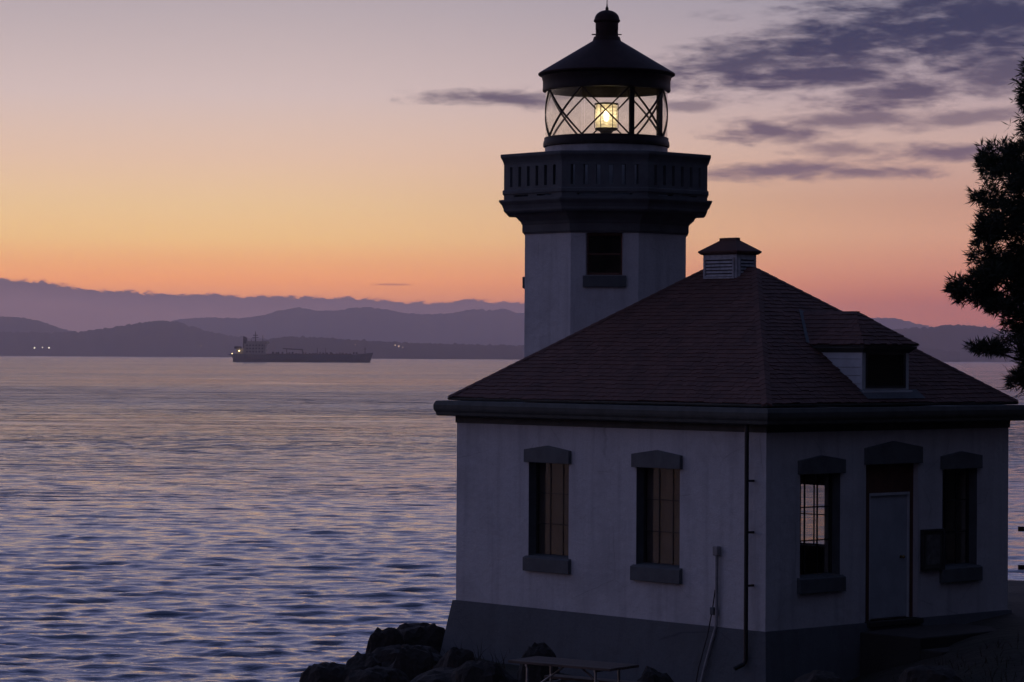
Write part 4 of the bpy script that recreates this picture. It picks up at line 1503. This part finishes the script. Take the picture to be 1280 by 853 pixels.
def build_tree(pads, trunk_base, trunk_top, rng, r0=0.26, bare=()):
    """pads: list of (centre, rx, ry, rz) of foliage sprays, in tree coordinates"""
    tb, fb = MB(), MB()
    limb(tb, trunk_base, trunk_top, r0, 0.05, 10, 0.01, rng, 10)
    base, top = Vector(trunk_base), Vector(trunk_top)
    for (ctr, rx, ry, rz) in pads:
        ctr = Vector(ctr)
        f_ = min(0.97, max(0.12, (ctr.z - 0.3 * hypot(ctr.x, ctr.y) - base.z) / (top.z - base.z)))
        st = base.lerp(top, f_)
        limb(tb, st, ctr, 0.055, 0.012, 5, 0.05, rng)
        vol = rx * ry * rz
        cnt = int(70 + 1100 * vol ** 0.67)
        for _ in range(cnt):
            while True:
                q = Vector((rng.uniform(-1, 1), rng.uniform(-1, 1), rng.uniform(-1, 1)))
                if 0.1 < q.length < 1:
                    break
            q *= 1.0 if rng.random() < 0.82 else rng.uniform(1.0, 1.4)
            # leave holes: reject by noise
            w_ = ctr + Vector((q.x * rx, q.y * ry, q.z * rz))
            if noise.noise(w_ * 2.6) < -0.16:
                continue
            out = Vector((q.x, q.y, q.z * 0.5)).normalized()
            needle_tuft(fb, w_, rng.uniform(0.12, 0.24), out, rng)
        for _ in range(int(5 + 6 * rx)):
            q = Vector((rng.uniform(-1, 1) * rx, rng.uniform(-1, 1) * ry, rng.uniform(-.9, .6) * rz))
            limb(tb, ctr - q * 0.15, ctr + q, 0.012, 0.004, 3, 0.08, rng, 4)
    for (a, e) in bare:
        limb(tb, a, e, 0.016, 0.004, 5, 0.06, rng, 5)
        for _ in range(4):
            p = Vector(a).lerp(Vector(e), rng.uniform(0.3, 0.95))
            limb(tb, p, p + Vector((rng.uniform(-.5, .1), rng.uniform(-.3, .3), rng.uniform(-.25, .35))), 0.007, 0.003, 3, 0.08, rng, 4)
    return tb, fb


# the visible tree: sprays set out where they show against the sky
base_x = at(1405, 600, DT).x
tbase = Vector((base_x, DT, EYE + ground_z(base_x, DT) - 0.3))
pxm = DT / F
rtree = random.Random(4)
spec = [(1300, 108, 30, 34), (1284, 122, 14, 20), (1312, 165, 34, 16), (1330, 90, 40, 40), (1322, 150, 42, 26), (1292, 196, 36, 20), (1256, 196, 26, 16), (1238, 206, 14, 10), (1330, 210, 55, 30), (1262, 226, 34, 14),
        (1240, 246, 20, 10), (1290, 255, 40, 28), (1256, 276, 36, 16), (1232, 290, 14, 9), (1340, 270, 60, 40), (1268, 306, 40, 22), (1240, 316, 22, 12), (1300, 330, 44, 22), (1262, 342, 34, 12),
        (1232, 346, 24, 9), (1204, 360, 20, 9), (1222, 372, 26, 8), (1252, 366, 34, 13), (1285, 372, 30, 14), (1340, 350, 50, 30), (1244, 384, 16, 6), (1320, 395, 36, 18),
        (1262, 424, 18, 9), (1236, 437, 22, 6), (1282, 420, 20, 14), (1262, 438, 18, 6), (1330, 430, 34, 18), (1284, 478, 14, 12), (1310, 470, 26, 18), (1292, 450, 18, 10), (1276, 400, 22, 9), (1350, 160, 60, 50), (1400, 60, 70, 60),
        (1420, 180, 90, 60), (1440, 300, 90, 60), (1480, 120, 80, 60), (1430, 400, 80, 40), (1400, -40, 50, 50), (1410, -110, 36, 50), (1360, 20, 40, 36)]
pads = []
for (px, py, rx, ry) in spec:
    dy = rtree.uniform(-0.7, 0.7) * (0.5 + (px - 1180) / 220)
    p = at(px, py, DT)
    pads.append(((p.x - tbase.x, dy, p.z - tbase.z), rx * pxm * 1.06, max(0.3, rx * pxm * 1.2), ry * pxm * 1.14))
bare = []
for (xa, ya, xb, yb_) in ((1300, 455, 1256, 478), (1305, 470, 1252, 488), (1300, 440, 1262, 452), (1310, 480, 1262, 499), (1300, 392, 1258, 400), (1310, 410, 1248, 412)):
    a, e = at(xa, ya, DT) - tbase, at(xb, yb_, DT) - tbase
    bare.append((a, e))
topw = at(1412, -150, DT) - tbase
tb, fb = build_tree(pads, (0, 0, 0), tuple(topw), rtree, 0.24, bare)
tree = empty('pine_tree', tuple(tbase))
tag(tree, 'dark bushy conifer reaching in from the right edge over the roof', 'tree')
trunk = tb.build('trunk', 'bark', tree)
crown = fb.build('crown', 'needles', tree)

# more of the wood: slope right of the building, and behind the viewpoint
spots = [(12.8, 36.5, 1.25, 1.2), (13.2, 29.0, 1.3, 3.3), (11.5, 22.0, 1.2, 5.0), (15.0, 41.0, 1.2, 2.6), (19.5, 44.5, 1.15, 0.9), (21.5, 37.0, 1.3, 2.3), (17.0, 29.5, 1.2, 3.9), (25.5, 30.5, 1.45, 5.1), (22.0, 21.5, 1.3, 1.4), (29.5, 40.5, 1.5, 3.0),
         (16.5, 13.5, 1.25, 4.6), (27.0, 12.0, 1.45, 0.3), (12.5, 3.5, 1.2, 2.0), (33.0, 22.5, 1.5, 1.9), (21.0, 3.0, 1.4, 5.6), (36.0, 33.0, 1.5, .2), (20.5, 52.5, 1.2, 4.0)]
for (X, Y, s, rz) in spots:
    r_ = empty('pine_tree', (X, Y, EYE + ground_z(X, Y) - 0.3), rz)
    r_.scale = (s, s, s)
    tag(r_, 'tall conifer of the wood on the slope right of the lighthouse, outside the picture', 'tree', 'conifers on the slope')
    for src in (trunk, crown):
        cpy = src.copy()
        cpy.parent = r_
        COL.objects.link(cpy)

# ------------------------------------------------------------------ tanker
SD = 4650.0
spx = SD / F
s_org = at(292, 452.8, SD)
ship = empty('tanker_ship', (s_org.x, SD, 0.0), 0.0)
tag(ship, 'long dark tanker ship with stern deckhouse crossing the far water', 'ship')
sxp = lambda px: (px - 292) * spx
szp = lambda py: (452.8 - py) * spx
HB = 21.0                                  # half beam
st = [(-4, 0.55, 0.0), (0, 0.72, 0), (14, 0.92, 0), (40, 1, 0), (150, 1, 0), (160, 0.86, 0), (167, 0.58, 0), (172, 0.2, 0), (174.5, 0.03, 0)]
vs, fs = [], []
for (q, wv, _) in st:
    X = q * spx
    sheer = 0.0
    if q > 150:
        sheer = (q - 150) / 24.5 * 3.6
    if q < 14:
        sheer = 0.8
    zt_ = szp(443.2) + sheer
    rake = 0 if q < 150 else (q - 150) / 24.5
    for (wf, zf) in ((0.0, -2), (0.82, -2), (0.96, 0.35), (1.0, 1.0)):
        Xz = X - (1 - max(zf, 0)) * rake * 6.0 + ((1 - max(zf, 0)) * 9.0 if q < 0 else 0)
        z = zt_ * zf if zf > 0 else zf
        vs.append((Xz, -HB * wv * wf, z))
    for (wf, zf) in ((1.0, 1.0), (0.96, 0.35), (0.82, -2)):
        Xz = X - (1 - max(zf, 0)) * rake * 6.0 + ((1 - max(zf, 0)) * 9.0 if q < 0 else 0)
        z = zt_ * zf if zf > 0 else zf
        vs.append((Xz, HB * wv * wf, z))
R_ = 7
for i in range(len(st) - 1):
    for j in range(R_):
        fs.append((i * R_ + j, i * R_ + (j + 1) % R_, (i + 1) * R_ + (j + 1) % R_, (i + 1) * R_ + j))
fs += [tuple(range(R_)), tuple(range((len(st) - 1) * R_, len(st) * R_))]
MB().add(vs, fs).build('hull', 'ship_hull', ship)
dk = szp(443.2)
MB().box(sxp(334), sxp(440), -HB * .9, HB * .9, dk - 0.5, dk + 1.0).build('deck', 'ship_deck', ship)
sp = MB()
sp.box(sxp(306), sxp(332.5), -17, 17, dk - .5, szp(430))
sp.box(sxp(309), sxp(333.5), -15, 15, szp(430), szp(427))
sh = sp.build('deckhouse', 'ship_house', ship)
MB().box(sxp(327), sxp(335), -23, 23, szp(430.5), szp(427.2)).build('bridge_wing', 'ship_house', ship)
for r_ in range(3):
    for k in range(6):
        x_ = sxp(309 + k * 3.8)
        MB().box(x_, x_ + 2.6, -17.3, -16.9, szp(441 - r_ * 4), szp(439.2 - r_ * 4)).build('window', 'ship_dark', sh)
MB().add([(sxp(303.6), -4, szp(437)), (sxp(310), -4, szp(437)), (sxp(310), 4, szp(437)), (sxp(303.6), 4, szp(437)),
          (sxp(304.2), -3.4, szp(420.5)), (sxp(308.6), -3.4, szp(422.5)), (sxp(308.6), 3.4, szp(422.5)), (sxp(304.2), 3.4, szp(420.5))],
         [(3, 2, 1, 0), (4, 5, 6, 7), (0, 1, 5, 4), (1, 2, 6, 5), (2, 3, 7, 6), (3, 0, 4, 7)]).build('funnel', 'ship_dark', ship)
MB().box(sxp(296), sxp(306.2), -14, 14, dk - .5, szp(436)).build('stern_house', 'ship_house', ship)
MB().box(sxp(294), sxp(303), -15.5, -12, szp(436.5), szp(433.5)).build('lifeboat', 'ship_dark', ship)
MB().box(sxp(285.5), sxp(296), -8, 8, szp(444.6), szp(443.6)).build('stern_platform', 'ship_hull', ship)


def mast(px, py0, py1, r, name='mast', cross=()):
    b = MB().bar((sxp(px), 0, szp(py0)), (sxp(px), 0, szp(py1)), r, 6, r * .5)
    for (py, hl) in cross:
        b.bar((sxp(px) - hl, 0, szp(py)), (sxp(px) + hl, 0, szp(py)), r * .6, 6)
    return b.build(name, 'ship_dark', ship)


mast(319.2, 427, 414.8, 1.1, 'radar_mast', ((419.5, 4), (422.5, 5)))
mast(328.3, 427, 419.4, 0.6, 'aerial')
mast(314, 427, 423, 0.5, 'aerial')
mast(396.5, 443, 434.5, 0.7)
mast(407, 443, 435, 0.7)
mast(456.2, 441, 433.0, 0.9, 'foremast', ((436, 2.2),))
hc = MB()
hc.bar((sxp(353.5), 0, szp(436.0)), (sxp(378.8), 0, szp(437.2)), 0.9, 6)
hc.bar((sxp(358), 0, szp(436.4)), (sxp(358.6), 0, szp(443)), 0.7, 6)
hc.bar((sxp(378), 0, szp(437.2)), (sxp(378.4), 0, szp(443)), 0.9, 6)
hc.build('hose_crane', 'ship_dark', ship)
pb = MB()
for k in range(26):
    px = 340 + k * 4.2 + random.uniform(-1, 1)
    hgt = random.choice((1.2, 1.6, 2.4, 3.2))
    pb.box(sxp(px), sxp(px) + random.uniform(1.5, 3.5), -6, 6, dk + 1.0, dk + 1.0 + hgt)
tag(pb.build('deck_piping', 'ship_dark', ship), kind='stuff')
for (px, py, r_, mt) in ((300.2, 439.0, 0.85, 'ship_lamp'), (291.4, 442.6, 0.5, 'ship_lamp'), (300.5, 435.8, 0.8, 'ship_lamp_glow'), (304, 438, .9, 'ship_lamp_glow')):
    MB().lathe([(0, -r_), (r_ * .7, -r_ * .7), (r_, 0), (r_ * .7, r_ * .7), (0, r_)], 10).build('deck_lamp_and_glow', mt, ship, loc=(sxp(px), -17.8, szp(py)))  # the dim glow balls are added to imitate lamplight on the stern house

# ------------------------------------------------------------------ lamps on the far shore
for i, (px, py, dist, r_, mt, lab) in enumerate((
        (43.2, 435.0, 12300, 3.1, 'shore_lamp', 'bright shore light, leftmost of the three across the water'),
        (53.0, 434.6, 12300, 2.2, 'shore_lamp', 'faint shore light between the two brighter ones at far left'),
        (61.2, 435.0, 12300, 3.1, 'shore_lamp', 'bright shore light, rightmost of the three across the water'),
        (251.0, 432.6, 12300, 2.4, 'shore_lamp_small', 'single faint shore light left of the tanker'),
        (444, 431.0, 9600, 1.8, 'shore_lamp_small', 'faint shore light above the tanker bow'),
        (494, 431.8, 9600, 2.6, 'shore_lamp_small', 'left faint light of the cluster right of the tanker'),
        (498.5, 433.0, 9600, 3.0, 'shore_lamp_small', 'brightest light of the shore cluster right of the tanker'),
        (503.5, 434.2, 9600, 1.8, 'shore_lamp_small', 'right faint light of the cluster right of the tanker'))):
    p = at(px, py, dist)
    o = MB().lathe([(0, -r_), (r_ * .7, -r_ * .7), (r_, 0), (r_ * .7, r_ * .7), (0, r_)], 10).build('shore_light', mt, loc=tuple(p))
    tag(o, lab, 'light', 'lights on the far shore')

# ------------------------------------------------------------------ haze
m = bpy.data.materials.new('haze_air')
m.use_nodes = True
t = NT(m.node_tree)
t.n.clear()
pv = t.new('ShaderNodeVolumePrincipled')
pv.inputs['Color'].default_value = (0.96, 0.86, 0.94, 1)
pv.inputs['Density'].default_value = 5.8e-5
pv.inputs['Anisotropy'].default_value = 0.72
ou = t.new('ShaderNodeOutputMaterial')
t.l.new(pv.outputs[0], ou.inputs['Volume'])
MATS['haze_air'] = m
hz = MB().box(-20000, 20000, -6500, 22200, -20, 430).build('haze', 'haze_air')
tag(hz, 'pale evening haze filling the air over the strait', 'haze', kind='stuff')
